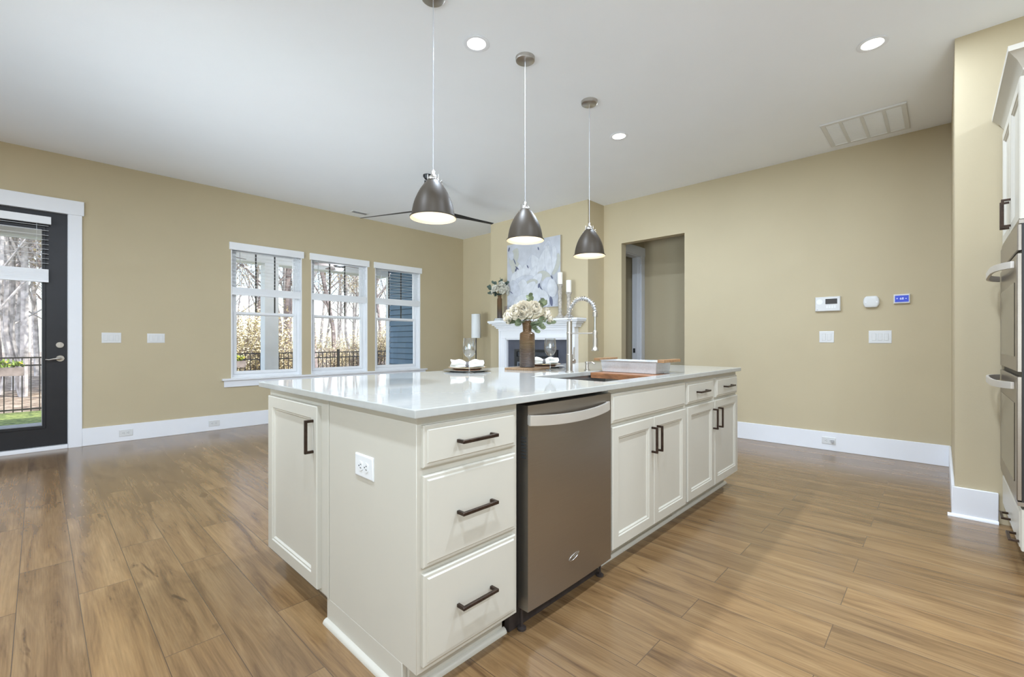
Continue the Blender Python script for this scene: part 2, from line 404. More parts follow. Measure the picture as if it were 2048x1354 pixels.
for a, b_ in ((1.70, 2.585), (2.715, 3.60), (3.73, 4.60)): portal(((a+b_)/2, 6.78, 1.5), (-pi/2, 0, 0), b_-a, 1.75)
portal((-.25, 6.78, 1.3), (-pi/2, 0, 0), .9, 2.3)
wall_grid('wall_side', 'x', 5.6, .15, -3.3, -.9, [])
wall_grid('wall_hall_left', 'y', 3.43, .12, 5.695, 6.64, [(5.76, 6.53, 0, 2.45)])
wall_grid('wall_hall_back', 'x', 6.64, .12, 1.4, 4.9, [])
wall_grid('wall_hall_right', 'y', 1.4, .12, 5.695, 6.64, [])
wall_grid('wall_far_room', 'y', 4.7, .12, 5.725, 6.64, [])
# baseboards: profile box with small top bevel
def base(name, x0, y0, x1, y1, h=.187, t=.015, parent=None):
    mb = MB().box((x0, y0, 0), (x1, y1, h)); return struct(mb.build(name, 'trim_paint', bevel=.003, seg=1))
bt = .016
base('baseboard_left', .316, WL-bt, WR, WL)
base('baseboard_left_rear', -3.2, WL-bt, -.83, WL)
base('baseboard_right', WR-bt, -.055, WR, 2.332)
base('baseboard_fireplace', WR-bt, 3.217, WR, 3.5)
base('baseboard_corner', WR-bt, 5.42, WR, WL-bt)
base('baseboard_chimney', 5.175, 3.484, WR-bt, 3.5)
base('baseboard_pier_end', 4.03, -.06, WR-bt, -.044)
base('baseboard_pier', 4.029, -.25, 4.045, -.044)
base('baseboard_hall', 6.624, 1.52, 6.64, 3.43)
def shoe(name, O, U, N, L, r=.018):
    """quarter round moulding: length along U, sticks out along N"""
    poly = [(0, 0)]+[(r*cos(a*pi/10), r*sin(a*pi/10)) for a in range(6)]
    return MB().prism(poly, O, N, Z_, U, L)
struct(shoe('', (4.029, -.25, 0), Y_, -X_, .206+.018).build('trim_3', 'trim_paint', smooth=True))

# ------------------------------------------------------------------ windows
cas = MB()
st = MB().box((1.595, WL-.045, .612), (4.725, WL+.02, .636)); stool = struct(st.build('trim_1', 'trim_paint', bevel=.006))
ap = MB().box((1.62, WL-.018, .528), (4.70, WL, .612)); struct(ap.build('trim_2', 'trim_paint', bevel=.002))
for k, (a, b) in enumerate(WIN):
    root = bpy.data.objects.new('window_%d' % (k+1), None); COL.objects.link(root); root.location = ((a+b)/2, WL, WZ[0]); ORG[root] = Vector(root.location); struct(root)
    z0, z1 = WZ; y = WL+.07
    # jamb liner
    j = MB()
    j.box((a, WL+.0, z0), (a+.012, WL+.14, z1)); j.box((b-.012, WL+.0, z0), (b, WL+.14, z1)); j.box((a+.012, WL, z1-.012), (b-.012, WL+.14, z1)); j.box((a+.012, WL+.021, z0), (b-.012, WL+.14, z0+.012))
    j.build('window_jamb', 'vinyl', root)
    fr = MB().rings((a+.012, y+.06, z0+.012), X_, Z_, -Y_, b-a-.024, z1-z0-.024, [(0, 0), (0, .06), (.03, .06), (.032, .05), (.045, .05), (.045, 0)], back=False); fr.f.pop()
    fr.build('window_frame', 'vinyl', root)
    zm = 1.455
    for nm, za, zb, yo in (('lower_sash', z0+.05, zm+.045, .035), ('upper_sash', zm, z1-.05, .015)):
        s_ = MB().rings((a+.05, y+.05-yo+.015, za), X_, Z_, -Y_, b-a-.1, zb-za, [(0, 0), (0, .03), (.03, .03), (.036, .022), (.036, 0)], back=False); s_.f.pop()
        sa = s_.build(nm, 'vinyl', root)
        MB().box((a+.084, y+.05-yo, za+.034), (b-.084, y+.054-yo, zb-.034)).build('glass', 'window_glass', sa)
        if nm == 'upper_sash':
            g = MB(); w = b-a-.17
            for q in (1/3, 2/3): xx = a+.085+w*q; g.box((xx-.009, y+.055-yo, za+.034), (xx+.009, y+.062-yo, zb-.034))
            
            g.build('grille', 'black_metal', sa, label='dark grille bars over the upper sash')
# ------------------------------------------------------------------ exterior door
d1 = bpy.data.objects.new('door_1', None); COL.objects.link(d1); d1.location = (-.245, WL, 0); ORG[d1] = Vector(d1.location); struct(d1)
dx0, dx1 = -.705, .205; gx0, gx1, gz0, gz1 = -.545, .045, .262, 2.32
sl = MB().rings((dx0, WL+.065, .045), X_, Z_, -Y_, dx1-dx0, 2.39, [(0, 0), (0, .045), (.155, .045), (.158, .053), (.178, .053), (.183, .046), (.183, .0)], back=False); sl.f.pop()
# lower rail is deeper than the stiles
for i, v in enumerate(sl.v):
    x, y_, z = v
    if abs(x-dx0) > .01 and abs(x-dx1) > .01 and z < 1: sl.v[i] = (x, y_, z+.025)
slab = sl.build('door_panel', 'door_black', d1)
MB().box((dx0+.17, WL+.035, .2), (dx1-.17, WL+.045, 2.27)).build('glass', 'window_glass', d1)
lf = MB().rings((dx0+.165, WL+.033, .225), X_, Z_, -Y_, dx1-dx0-.33, 2.04, [(0, 0), (0, .012), (.018, .012), (.022, 0)], back=False); lf.f.pop()
lf.build('glass_trim', 'plastic_gray', d1)
jb = MB(); jb.box((.207, WL+.001, .0), (.219, WL+.14, 2.449)); jb.box((-.719, WL+.001, 0), (-.707, WL+.14, 2.449)); jb.box((-.707, WL+.001, 2.437), (.207, WL+.14, 2.449))
jb.build('door_jamb', 'trim_paint', d1)
MB().box((-.707, WL-.01, 0), (.207, WL+.14, .04)).build('threshold', 'trim_paint', d1, bevel=.006)
hb = MB().lathe([(0, -.012), (.031, -.012), (.033, -.008), (.033, 0)], (.152, WL+.02, .935), 28, 'y')
hb.tube([(.152, WL+.012, .935), (.152, WL-.035, .935), (.135, WL-.045, .936), (.10, WL-.045, .932), (.07, WL-.045, .925), (.045, WL-.043, .930)], [.011, .011, .010, .008, .007, .005], 10)
hb.build('door_handle', 'nickel', d1, smooth=True)
db = MB().lathe([(0, -.012), (.029, -.012), (.031, -.007), (.031, 0)], (.15, WL+.02, 1.075), 28, 'y'); db.box((.146, WL-.02, 1.055), (.154, WL+.01, 1.095))
db.build('deadbolt', 'nickel', d1, smooth=True)
cs = MB().box((.212, WL-.018, 0), (.316, WL, 2.437)); cs.box((-.83, WL-.018, 0), (-.712, WL, 2.437)); cs.box((-.845, WL-.024, 2.437), (.331, WL, 2.585))
struct(cs.build('trim_4', 'trim_paint', bevel=.002, seg=1))
# hall door casing
hc = MB()
hc.box((6.525, 3.412, 0), (6.636, 3.43, 2.445)); hc.box((5.70, 3.412, 0), (5.762, 3.43, 2.445)); hc.box((5.70, 3.406, 2.445), (6.638, 3.43, 2.585))
hc.box((6.515, 3.43, 0), (6.53, 3.57, 2.45)); hc.box((5.76, 3.43, 0), (5.775, 3.57, 2.45)); hc.box((5.775, 3.43, 2.435), (6.515, 3.57, 2.45)); hc.box((6.503, 3.47, 0), (6.515, 3.51, 2.435))
struct(hc.build('trim_5', 'trim_paint', bevel=.002, seg=1))
tag(MB().box((6.508, 3.50, .93), (6.515, 3.55, 1.0)).build('strike_plate', 'slot_dark', bevel=.001), 'small dark latch plate on the white hall door jamb', 'latch plate')

# ------------------------------------------------------------------ blinds
def blind(name, x0, x1, zt, zr1, zr0, yb, label, vh=.095, depth=.045, ext=.025):
    t = thing(name, label, 'blind', ((x0+x1)/2, yb, zr0), group='white horizontal blinds half raised')
    v = MB().box((x0-ext, yb-depth-.008, zt-vh), (x1+ext, yb-.006, zt)); v.box((x0-ext, yb-.006, zt-vh), (x0-ext+.006, yb+.02, zt)); v.box((x1+ext-.006, yb-.006, zt-vh), (x1+ext, yb+.02, zt))
    v.build('valance', 'vinyl', t, bevel=.004)
    s = MB(); z = zt-vh-.015; yc = yb+.0
    while z > zr1+.02:
        s.obox(((x0+x1)/2, yc, z), ((x1-x0)/2, 0, 0), (0, .022, .0018), (0, 0, .0010)); z -= .0475
    s.build('slats', 'vinyl', t)
    r = MB()
    n = 7; hh = (zr1-zr0-.028)/n
    for i in range(n): r.box((x0, yc-.023, zr0+.028+i*hh), (x1, yc+.023, zr0+.028+(i+.8)*hh))
    r.box((x0, yc-.024, zr0), (x1, yc+.024, zr0+.026)); r.box((x0+.004, yc-.019, zr0+.02), (x1-.004, yc+.019, zr1-.002))
    r.build('bottom_rail', 'vinyl', t)
    for q in (.13, .87):
        xx = x0+(x1-x0)*q
        MB().tube([(xx, yc-.024, zt-vh), (xx, yc-.024, zr1)], .0012, 5).build('ladder_cord', 'vinyl', t)
    wd = MB().tube([(x0+.085, yc-.034, zt-vh), (x0+.085, yc-.034, zr1+.02)], .004, 8); wd.build('tilt_wand', 'plastic_gray', t)
    return t
for k, ((a, b), lab) in enumerate(zip(WIN, ('white blind on the leftmost of the three windows', 'white blind on the middle of the three windows', 'white blind on the window nearest the fireplace corner'))):
    blind('window_blind', a+.014, b-.014, 2.385, 1.815, 1.715, WL+.028, lab, ext=.035)
blind('door_blind', -.575, .068, 2.375, 1.845, 1.712, WL-.005, 'white blind hung on the glass of the black exterior door', vh=.075, depth=.035, ext=.018)

# ------------------------------------------------------------------ island cabinets
PROF_DOOR = [(0, 0), (0, .015), (.003, .019), (.0, .019), (.046, .019)]
def door_prof(t=.020, fw=.052): return [(0, 0), (0, t-.004), (.004, t), (fw, t), (fw+.004, t-.005), (fw+.010, t-.005), (fw+.016, t-.012)]
def slab_prof(t=.020): return [(0, 0), (0, t-.008), (.004, t-.005), (.012, t-.005), (.016, t)]
def pull(parent, c, U, N, L=.15, mtl='bronze'):
    c, U, N = Vector(c), Vector(U), Vector(N); B = U.cross(N); h = .0055
    mb = MB(); mb.obox(c+N*.030, U*(L/2), B*h, N*h)
    for s in (-1, 1): mb.obox(c+U*(s*(L/2-h))+N*.0135, U*h, B*h, N*.0135)
    return mb.build('handle', mtl, parent, bevel=.0012, seg=1)
YF = 1.154; FY = -Y_
def front(parent, name, x0, x1, z0, z1, prof, y=YF):
    return MB().rings((x0, y, z0), X_, Z_, FY, x1-x0, z1-z0, prof).build(name, 'cabinet_paint', parent, smooth=True, autosm=25)
ZB = .105; ZT = .8845; YM = 1.768
def shoe_mb(mb, O, U, N, L, r=.018):
    mb.prism([(0, 0)]+[(r*cos(a*pi/10), r*sin(a*pi/10)) for a in range(6)], O, N, Z_, U, L)
# drawer cabinet
t = thing('drawer_cabinet', 'white three drawer cabinet at the near corner of the island, left of the dishwasher', 'cabinet', (1.01, 1.46, 0))
b = MB()
b.box((.79, YF, .098), (1.235, YM, ZT)); b.box((.7865, 1.748, .10), (.79, YM, ZT)); b.box((.79, 1.232, 0), (.808, YM, .098)); b.box((.808, 1.220, 0), (1.225, 1.238, .098))
b.build('body', 'cabinet_paint', t, bevel=.0015, seg=1)
b = MB(); shoe_mb(b, (.79, 1.232, 0), Y_, -X_, YM-1.232); shoe_mb(b, (.772, 1.220, 0), X_, FY, 1.233-.772)
b.build('base_moulding', 'cabinet_paint', t, smooth=True)
for z0, z1, pr in ((.728, .858, 0), (.422, .703, 0), (.120, .402, 0)):
    d = front(t, 'drawer', .806, 1.215, z0, z1, slab_prof()); pull(d, (1.010, YF-.020, (z0+z1)/2 if z1 > .8 else (z0+z1)/2), X_, FY, .158)
# dishwasher
t = thing('dishwasher', 'stainless steel dishwasher built into the white island', 'dishwasher', (1.57, 1.46, 0))
b = MB(); b.box((1.245, 1.186, .116), (1.868, 1.74, .872)); b.build('tub', 'black_plastic', t)
b = MB(); b.box((1.240, 1.198, .001), (1.858, 1.222, .115)); b.build('toe_kick', 'dark_toe', t)
for xx in (1.29, 1.84): MB().lathe([(.018, 0), (.018, .008), (.006, .012), (.006, .11)], (xx, 1.178, 0), 12).build('leveling_foot', 'dark_toe', t)
b = MB()
pts = []
nx = 14
# slightly crowned door skin
vs = []; fs = []
for j, z in enumerate((.087, .87)):
    for i in range(nx+1):
        u = i/nx; vs.append((1.277+.591*u, 1.134-.006*(1-(2*u-1)**2), z))
    vs.append((1.868, 1.185, z)); vs.append((1.277, 1.185, z))
k = nx+3
fs = [tuple(range(k-1, -1, -1)), tuple(range(k, 2*k))]+[(i, (i+1) % k, k+(i+1) % k, k+i) for i in range(k)]
dd = b.add(vs, fs).build('door', 'brushed_steel', t, smooth=True, autosm=30)
hm = MB(); vs = []; fs = []
n = 18
for i in range(n+1):
    u = i/n; x = 1.262+.012+.56*u; bow = .030*(1-(2*u-1)**2)**.8; zc = .815-.012*(1-(2*u-1)**2)
    yy = 1.118-bow
    for (dy, dz) in ((0, -.020), (0, .020), (.012, .020), (.012, -.020)): vs.append((x, yy+dy, zc+dz))
for i in range(n):
    for q in range(4): a = i*4+q; b2 = i*4+(q+1) % 4; fs.append((a, b2, b2+4, a+4))
fs += [(3, 2, 1, 0), (n*4, n*4+1, n*4+2, n*4+3)]
hm.add(vs, fs)
for xx in (1.276, 1.822): hm.box((xx, 1.118, .797), (xx+.011, 1.136, .833))
hm.build('handle', 'satin_nickel', dd, bevel=.003, label='bright curved bar handle')
v = MB()
for i in range(7): v.box((1.2755, 1.142, .668+i*.0125), (1.2785, 1.168, .674+i*.0125))
v.build('vent', 'slot_dark', dd)
def text_mesh(name, body, size, O, U, V, mtl, parent, shear=0, ext=.0008, align='CENTER'):
    cu = bpy.data.curves.new(name, 'FONT'); cu.body = body; cu.size = size; cu.extrude = ext; cu.align_x = align; cu.align_y = 'CENTER'; cu.shear = shear; cu.resolution_u = 2
    tmp = bpy.data.objects.new('tmp_text', cu); COL.objects.link(tmp)
    dg = bpy.context.evaluated_depsgraph_get(); dg.update(); me = bpy.data.meshes.new_from_object(tmp.evaluated_get(dg)); bpy.data.objects.remove(tmp)
    U, V = Vector(U), Vector(V); N = U.cross(V); mb = MB()
    vs = [Vector(O)+U*q.co.x+V*q.co.y+N*q.co.z for q in me.vertices]; mb.add(vs, [tuple(p.vertices) for p in me.polygons])
    return mb.build(name, mtl, parent, keepn=False)
# badge: slanted script word inside a swirl
bx, bz = 1.562, .205; yb = 1.1275
bd = MB()
pt = [(bx+.034*cos(a), yb-.0012, bz+.011*sin(a)+.006*cos(a)) for a in [radians(d) for d in range(30, 320, 12)]]
bd.tube(pt, .0011, 6); bd.build('badge', 'chrome_nickel', dd, smooth=True)
text_mesh('badge_lettering', 'Whirlpool', .016, (bx, yb-.0008, bz), (1, 0, .12), Z_, 'chrome_nickel', dd, shear=.35)
# sink cabinet: hollow
t = thing('sink_cabinet', 'white two door sink cabinet between dishwasher and the far drawer cabinet', 'cabinet', (2.31, 1.46, 0))
b = MB()
b.box((1.875, YF, ZB), (1.893, YM, ZT)); b.box((2.728, YF, ZB), (2.746, YM, ZT)); b.box((1.893, YM-.018, ZB), (2.728, YM, .60)); b.box((1.893, YF, ZB), (2.728, YM-.018, ZB+.018))
b.box((1.893, YF, ZB+.018), (1.93, YF+.019, ZT)); b.box((2.69, YF, ZB+.018), (2.728, YF+.019, ZT)); b.box((1.93, YF, .68), (2.69, YF+.019, ZT)); b.box((1.93, YF, ZB+.018), (2.69, YF+.019, .14)); b.box((2.28, YF, .14), (2.34, YF+.019, .68))
b.box((1.862, 1.238, 0), (2.746, 1.256, ZB)); 
b.build('body', 'cabinet_paint', t)
b = MB(); shoe_mb(b, (1.862, 1.238, 0), X_, FY, 2.746-1.862); b.build('base_moulding', 'cabinet_paint', t, smooth=True)
front(t, 'false_front', 1.882, 2.735, .720, .862, slab_prof())
for x0, x1, hx in ((1.886, 2.308, 2.284), (2.313, 2.735, 2.345)):
    d = front(t, 'door', x0, x1, .115, .702, door_prof()); pull(d, (hx, YF-.020, .583), Z_, FY, .14)
# drawer and door base
t = thing('base_cabinet', 'white cabinet with two drawers over two doors at the far end of the island', 'cabinet', (3.23, 1.46, 0))
b = MB(); b.box((2.748, YF, ZB), (3.712, YF+.02, ZT)); b.box((2.748, YF+.02, ZB), (2.766, YM, .64)); b.box((2.766, YF+.02, ZB), (2.85, YM, .14)); b.box((2.85, YF+.02, ZB), (3.712, YM, ZT)); b.box((2.748, 1.238, 0), (3.700, 1.256, ZB)); b.box((3.682, 1.256, 0), (3.700, YM, ZB))
b.build('body', 'cabinet_paint', t, bevel=.0015, seg=1)
b = MB(); shoe_mb(b, (2.748, 1.238, 0), X_, FY, 3.700-2.748+.018); shoe_mb(b, (3.700, 1.238, 0), Y_, X_, YM-1.238); b.build('base_moulding', 'cabinet_paint', t, smooth=True)
for x0, x1 in ((2.762, 3.205), (3.255, 3.697)):
    d = front(t, 'drawer', x0, x1, .722, .856, slab_prof()); pull(d, ((x0+x1)/2-.008, YF-.020, .79), X_, FY, .16)
for x0, x1, hx in ((2.762, 3.212, 3.188), (3.222, 3.697, 3.285)):
    d = front(t, 'door', x0, x1, .120, .705, door_prof()); pull(d, (hx, YF-.020, .583), Z_, FY, .14)
# end cabinet facing the door side
t = thing('end_cabinet', 'white single door cabinet on the left end of the island facing the windows side', 'cabinet', (.95, 2.08, 0))
b = MB(); b.box((.79, 1.773, .10), (1.098, 2.405, ZT)); b.box((.865, 1.773, 0), (.883, 2.405, .10)); b.box((.883, 2.385, 0), (1.098, 2.405, .10))
b.build('body', 'cabinet_paint', t, bevel=.0015, seg=1)
d = MB().rings((.79, 2.376, .114), -Y_, Z_, -X_, .556, .738, door_prof()).build('door', 'cabinet_paint', t, smooth=True, autosm=25)
pull(d, (.77, 1.852, .728), Z_, -X_, .136)
t = thing('back_cabinet', 'white paneled back of the island under the seating overhang', 'cabinet', (2.4, 2.08, 0))
b = MB(); b.box((1.10, 1.773, 0), (3.712, 2.385, ZT)); b.build('body', 'cabinet_paint', t)
for i in range(5):
    MB().rings((1.13+i*.515+.49, 2.385, .12), -X_, Z_, Y_, .47, .74, door_prof(.018)).build('panel', 'cabinet_paint', t, smooth=True, autosm=25)
# countertop with sink cut-out
cx0, cx1, cy0, cy1 = .762, 3.735, 1.12, 2.485; sx0, sx1, sy0, sy1 = 1.95, 2.802, 1.222, 1.705; zc0, zc1 = .885, .912
xs = [cx0, sx0, sx1, cx1]; ys = [cy0, sy0, sy1, cy1]
bm = bmesh.new(); vv = {}
for k, z in enumerate((zc0, zc1)):
    for i, x in enumerate(xs):
        for j, y in enumerate(ys): vv[i, j, k] = bm.verts.new((x, y, z))
for k in (0, 1):
    for i in range(3):
        for j in range(3):
            if (i, j) == (1, 1): continue
            q = [vv[i, j, k], vv[i+1, j, k], vv[i+1, j+1, k], vv[i, j+1, k]]
            bm.faces.new(q if k else q[::-1])
def wallq(a, b_): bm.faces.new([vv[a[0], a[1], 0], vv[b_[0], b_[1], 0], vv[b_[0], b_[1], 1], vv[a[0], a[1], 1]])
for i in range(3): wallq((i, 0), (i+1, 0)); wallq((i, 3), (i+1, 3)); wallq((0, i), (0, i+1)); wallq((3, i), (3, i+1))
wallq((1, 1), (2, 1)); wallq((1, 2), (2, 2)); wallq((1, 1), (1, 2)); wallq((2, 1), (2, 2))
bmesh.ops.recalc_face_normals(bm, faces=bm.faces)
bmesh.ops.bevel(bm, geom=[e for e in bm.edges if e.calc_face_angle(0) > 1], offset=.0035, segments=3, affect='EDGES', profile=.5)
me = bpy.data.meshes.new('countertop'); bmesh.ops.translate(bm, verts=bm.verts, vec=(-2.2485, -1.8, -.885)); bm.to_mesh(me); bm.free()
o = bpy.data.objects.new('countertop', me); COL.objects.link(o); o.location = (2.2485, 1.8, .885); me.materials.append(M['quartz'])
for p in me.polygons: p.use_smooth = True
me.set_sharp_from_angle(angle=radians(35))
wn = o.modifiers.new('weighted_normals', 'WEIGHTED_NORMAL'); wn.keep_sharp = True
tag(o, 'glossy white quartz countertop covering the island', 'countertop')
# end outlet
def plate(parent_label, cat, O, U, N, w, h, gangs, kind='rocker', name='switch_plate', group=None, mtl='plastic_white', horizontal=False):
    """O = centre on the wall"""
    O, U, N = Vector(O), Vector(U), Vector(N); V = Z_
    t = thing(name, parent_label, cat, tuple(O-V*(h/2)), group=group)
    MB().rings(O-U*(w/2)-V*(h/2), U, V, N, w, h, [(0, 0), (0, .003), (.004, .006), (.006, .006)]).build('cover', mtl, t, smooth=True)
    gp = .046
    for i in range(gangs):
        uo = (i-(gangs-1)/2)*gp
        if kind == 'rocker':
            MB().rings(O+U*(uo-.0165)-V*.033+N*.0055, U, V, N, .033, .066, [(0, 0), (0, .003), (.0015, .0045), (.003, .003)]).build('rocker', mtl, t)
    if kind == 'outlet':
        for s_ in (-1, 1):
            c = O+(U if horizontal else V)*(s_*.0195)
            ob = MB(); A, B = (U, V) if horizontal else (V, U)
            poly = []
            for a in range(24):
                an = 2*pi*a/24; x = .0172*cos(an); x = max(-.0135, min(.0135, x)); poly.append((x, .0172*sin(an)))
            ob.prism(poly, c+N*.005, A, B, N, .003)
            rc = ob.build('receptacle', mtl, t, smooth=True)
            sl = MB()
            for q, hh in ((-.0062, .0042), (.0062, .0034)): sl.obox(c+A*.003+B*q+N*.0083, A*hh, B*.0011, N*.0006)
            sl.prism([(.0026*cos(a*pi/5), .0026*sin(a*pi/5)) for a in range(10)], c-A*.0085+N*.0080, A, B, N, .0007)
            sl.build('slot', 'slot_dark', rc)
    return t
plate('white double outlet on the left end panel of the island', 'outlet', (.79, 1.466, .675), -Y_, -X_, .125, .080, 1, 'outlet', 'electrical_outlet', horizontal=True)
# sink
t = thing('sink', 'undermount stainless steel sink cut into the island countertop', 'sink', (2.376, 1.4635, .68))
b = MB(); g = .008
ox0, ox1, oy0, oy1 = sx0-g, sx1+g, sy0-g, sy1+g
b.rings((ox0, oy0, .884), X_, Y_, -Z_, ox1-ox0, oy1-oy0, [(-.014, 0), (0, 0), (0, .018), (.012, .018), (.012, .195), (.03, .21)], back=False)
b.build('basin', 'stainless_body', t, smooth=True, autosm=30)
b = MB().lathe([(0, 0), (.045, 0), (.045, .004), (.03, .004), (.03, .001), (0, .001)], (2.376, 1.46, .6745), 24); b.build('drain', 'nickel', t, smooth=True)
# cutting board and colander
o = MB().box((2.548, 1.2245, .869), (2.79, 1.7025, .905)).build('cutting_board', 'walnut', bevel=.004); tag(o, 'reddish brown wooden board resting in the right side of the sink', 'cutting board')
t = thing('colander', 'long stainless steel colander with wooden end handles, on the board in the sink', 'colander', (2.775, 1.50, .905))
b = MB(); O = (2.668, 1.298, .985)
b.rings((2.662, 1.285, .9855), X_, Y_, -Z_, .232, .43, [(0, .0), (.0, .002), (.012, .002), (.020, .078), (.026, .0795)], back=False)
b.rings((2.664, 1.287, .9850), X_, Y_, -Z_, .228, .426, [(0, 0), (.012, .0), (.020, .074), (.026, .076)], back=False)
b.build('tray', 'mesh_steel', t, smooth=True, autosm=30)
for y in (1.262, 1.728):
    MB().box((2.655, y-.024, .9795), (2.90, y+.020, .9985)).build('handle', 'walnut_pale', t, bevel=.004, label='brown wooden end handle')

# ------------------------------------------------------------------ faucet, dispenser
t = thing('faucet', 'brushed nickel spring neck pull-down kitchen faucet behind the sink', 'faucet', (2.405, 1.771, .912))
fx, fy = 2.405, 1.771
MB().lathe([(0, 0), (.028, 0), (.028, .004), (.021, .008), (.021, .115), (.0175, .118), (.0175, .330), (.012, .332), (0, .332)], (fx, fy, .912), 24).build('body', 'nickel', t, smooth=True, autosm=30)
cz = 1.290; R = .099
arc = [(fx, fy, 1.235+.055*i/4) for i in range(4)]+[(fx, fy-R+R*cos(a), cz+R*sin(a)) for a in [pi*i/28 for i in range(29)]]
MB().tube(arc, .0075, 10).build('hose', 'plastic_gray', t, smooth=True)
# coil spring around the arc
import itertools
L = [0]
for p, q in zip(arc, arc[1:]): L.append(L[-1]+(Vector(q)-Vector(p)).length)
def along(s):
    for i in range(len(L)-1):
        if s <= L[i+1]: 
            u = (s-L[i])/(L[i+1]-L[i]); p = Vector(arc[i]).lerp(Vector(arc[i+1]), u); d = (Vector(arc[i+1])-Vector(arc[i])).normalized(); return p, d
    return Vector(arc[-1]), (Vector(arc[-1])-Vector(arc[-2])).normalized()
sp = []; turns = 23; n = turns*12
for i in range(n+1):
    p, d = along(L[-1]*i/n); e2 = X_; e3 = d.cross(e2); a = 2*pi*turns*i/n
    sp.append(p+(e2*cos(a)+e3*sin(a))*.0135)
MB().tube(sp, .0028, 5).build('spring', 'chrome_nickel', t, smooth=True)
hy = fy-2*R
h = MB().lathe([(0, 0), (.016, 0), (.016, .028), (.010, .034), (0, .034)], (fx, hy, cz-.022), 16); h.tube([(fx, hy, cz-.02), (fx, hy, 1.18)], .0075, 10)
h.build('supply_pipe', 'nickel', t, smooth=True, autosm=30)
h = MB().lathe([(0, 0), (.0225, 0), (.0235, .004), (.021, .014), (.014, .030), (.0145, .115), (.011, .128), (0, .128)], (fx, hy, 1.054), 20)
h.box((fx-.006, hy-.018, 1.085), (fx+.006, hy-.012, 1.135))
h.build('spray_head', 'chrome_nickel', t, smooth=True, autosm=30)
h = MB().tube([(fx, fy, 1.165), (fx, hy+.014, 1.165)], .0045, 8); h.lathe([(.013, -.008), (.0165, -.008), (.0165, .008), (.013, .008)], (fx, hy, 1.165), 16); h.lathe([(.018, -.008), (.0195, -.006), (.0195, .006), (.018, .008)], (fx, fy, 1.165), 16)
h.build('support_arm', 'chrome_nickel', t, smooth=True, autosm=30)
h = MB().lathe([(0, 0), (.014, 0), (.018, .010), (.018, .030), (.012, .038), (0, .038)], (fx+.018, fy, .980), 18, 'x'); h.tube([(fx+.044, fy, .985), (fx+.050, fy+.002, 1.03), (fx+.058, fy+.004, 1.075)], [.006, .0055, .005], 10)
h.build('lever', 'chrome_nickel', t, smooth=True)
t = thing('soap_dispenser', 'small brushed nickel soap dispenser standing right of the faucet', 'soap dispenser', (2.613, 1.775, .912))
MB().lathe([(0, 0), (.019, 0), (.019, .005), (.012, .009), (.011, .045), (.014, .048), (.014, .062), (0, .064)], (2.613, 1.775, .912), 18).build('pump', 'chrome_nickel', t, smooth=True, autosm=30)
MB().tube([(2.613, 1.775, .966), (2.613, 1.735, .970), (2.613, 1.715, .960)], [.006, .005, .005], 8).build('spout', 'chrome_nickel', t, smooth=True)

# ------------------------------------------------------------------ table setting (prototypes at origin)
def wine_glass():
    t = thing('wine_glass', 'x', 'wine glass', group='wine glasses on the island', local=True)
    o = [(.037, 0), (.037, .0015), (.012, .006), (.0045, .012), (.0035, .05), (.0038, .085), (.010, .098), (.026, .110), (.038, .130), (.0425, .155), (.040, .19), (.0355, .222)]
    i = [(.0345, .222), (.039, .19), (.0412, .155), (.037, .131), (.025, .112), (.010, .101), (0, .099)]
    MB().lathe([(0, 0)]+o+i, n=32).build('bowl', 'crystal', t, smooth=True)
    return t
wg = wine_glass(); wg.location = (1.878, 2.162, .912); wg['label'] = 'clear stemmed wine glass in front of the left place setting'
w2 = copy_tree(wg); w2.location = (2.470, 1.985, .912); w2['label'] = 'clear stemmed wine glass between the brown vase and the faucet'
def single(name, mb, mtl, label, cat, loc, group, **kw):
    o = mb.build(name, mtl, None, shift=False, **kw); o.location = loc; tag(o, label, cat, group); return o
def beads(r, z, n, br):
    mb = MB()
    return mb
settings = (((1.995, 2.318), 'left', .35), ((2.71, 2.240), 'right, half hidden by the vase', -.15))
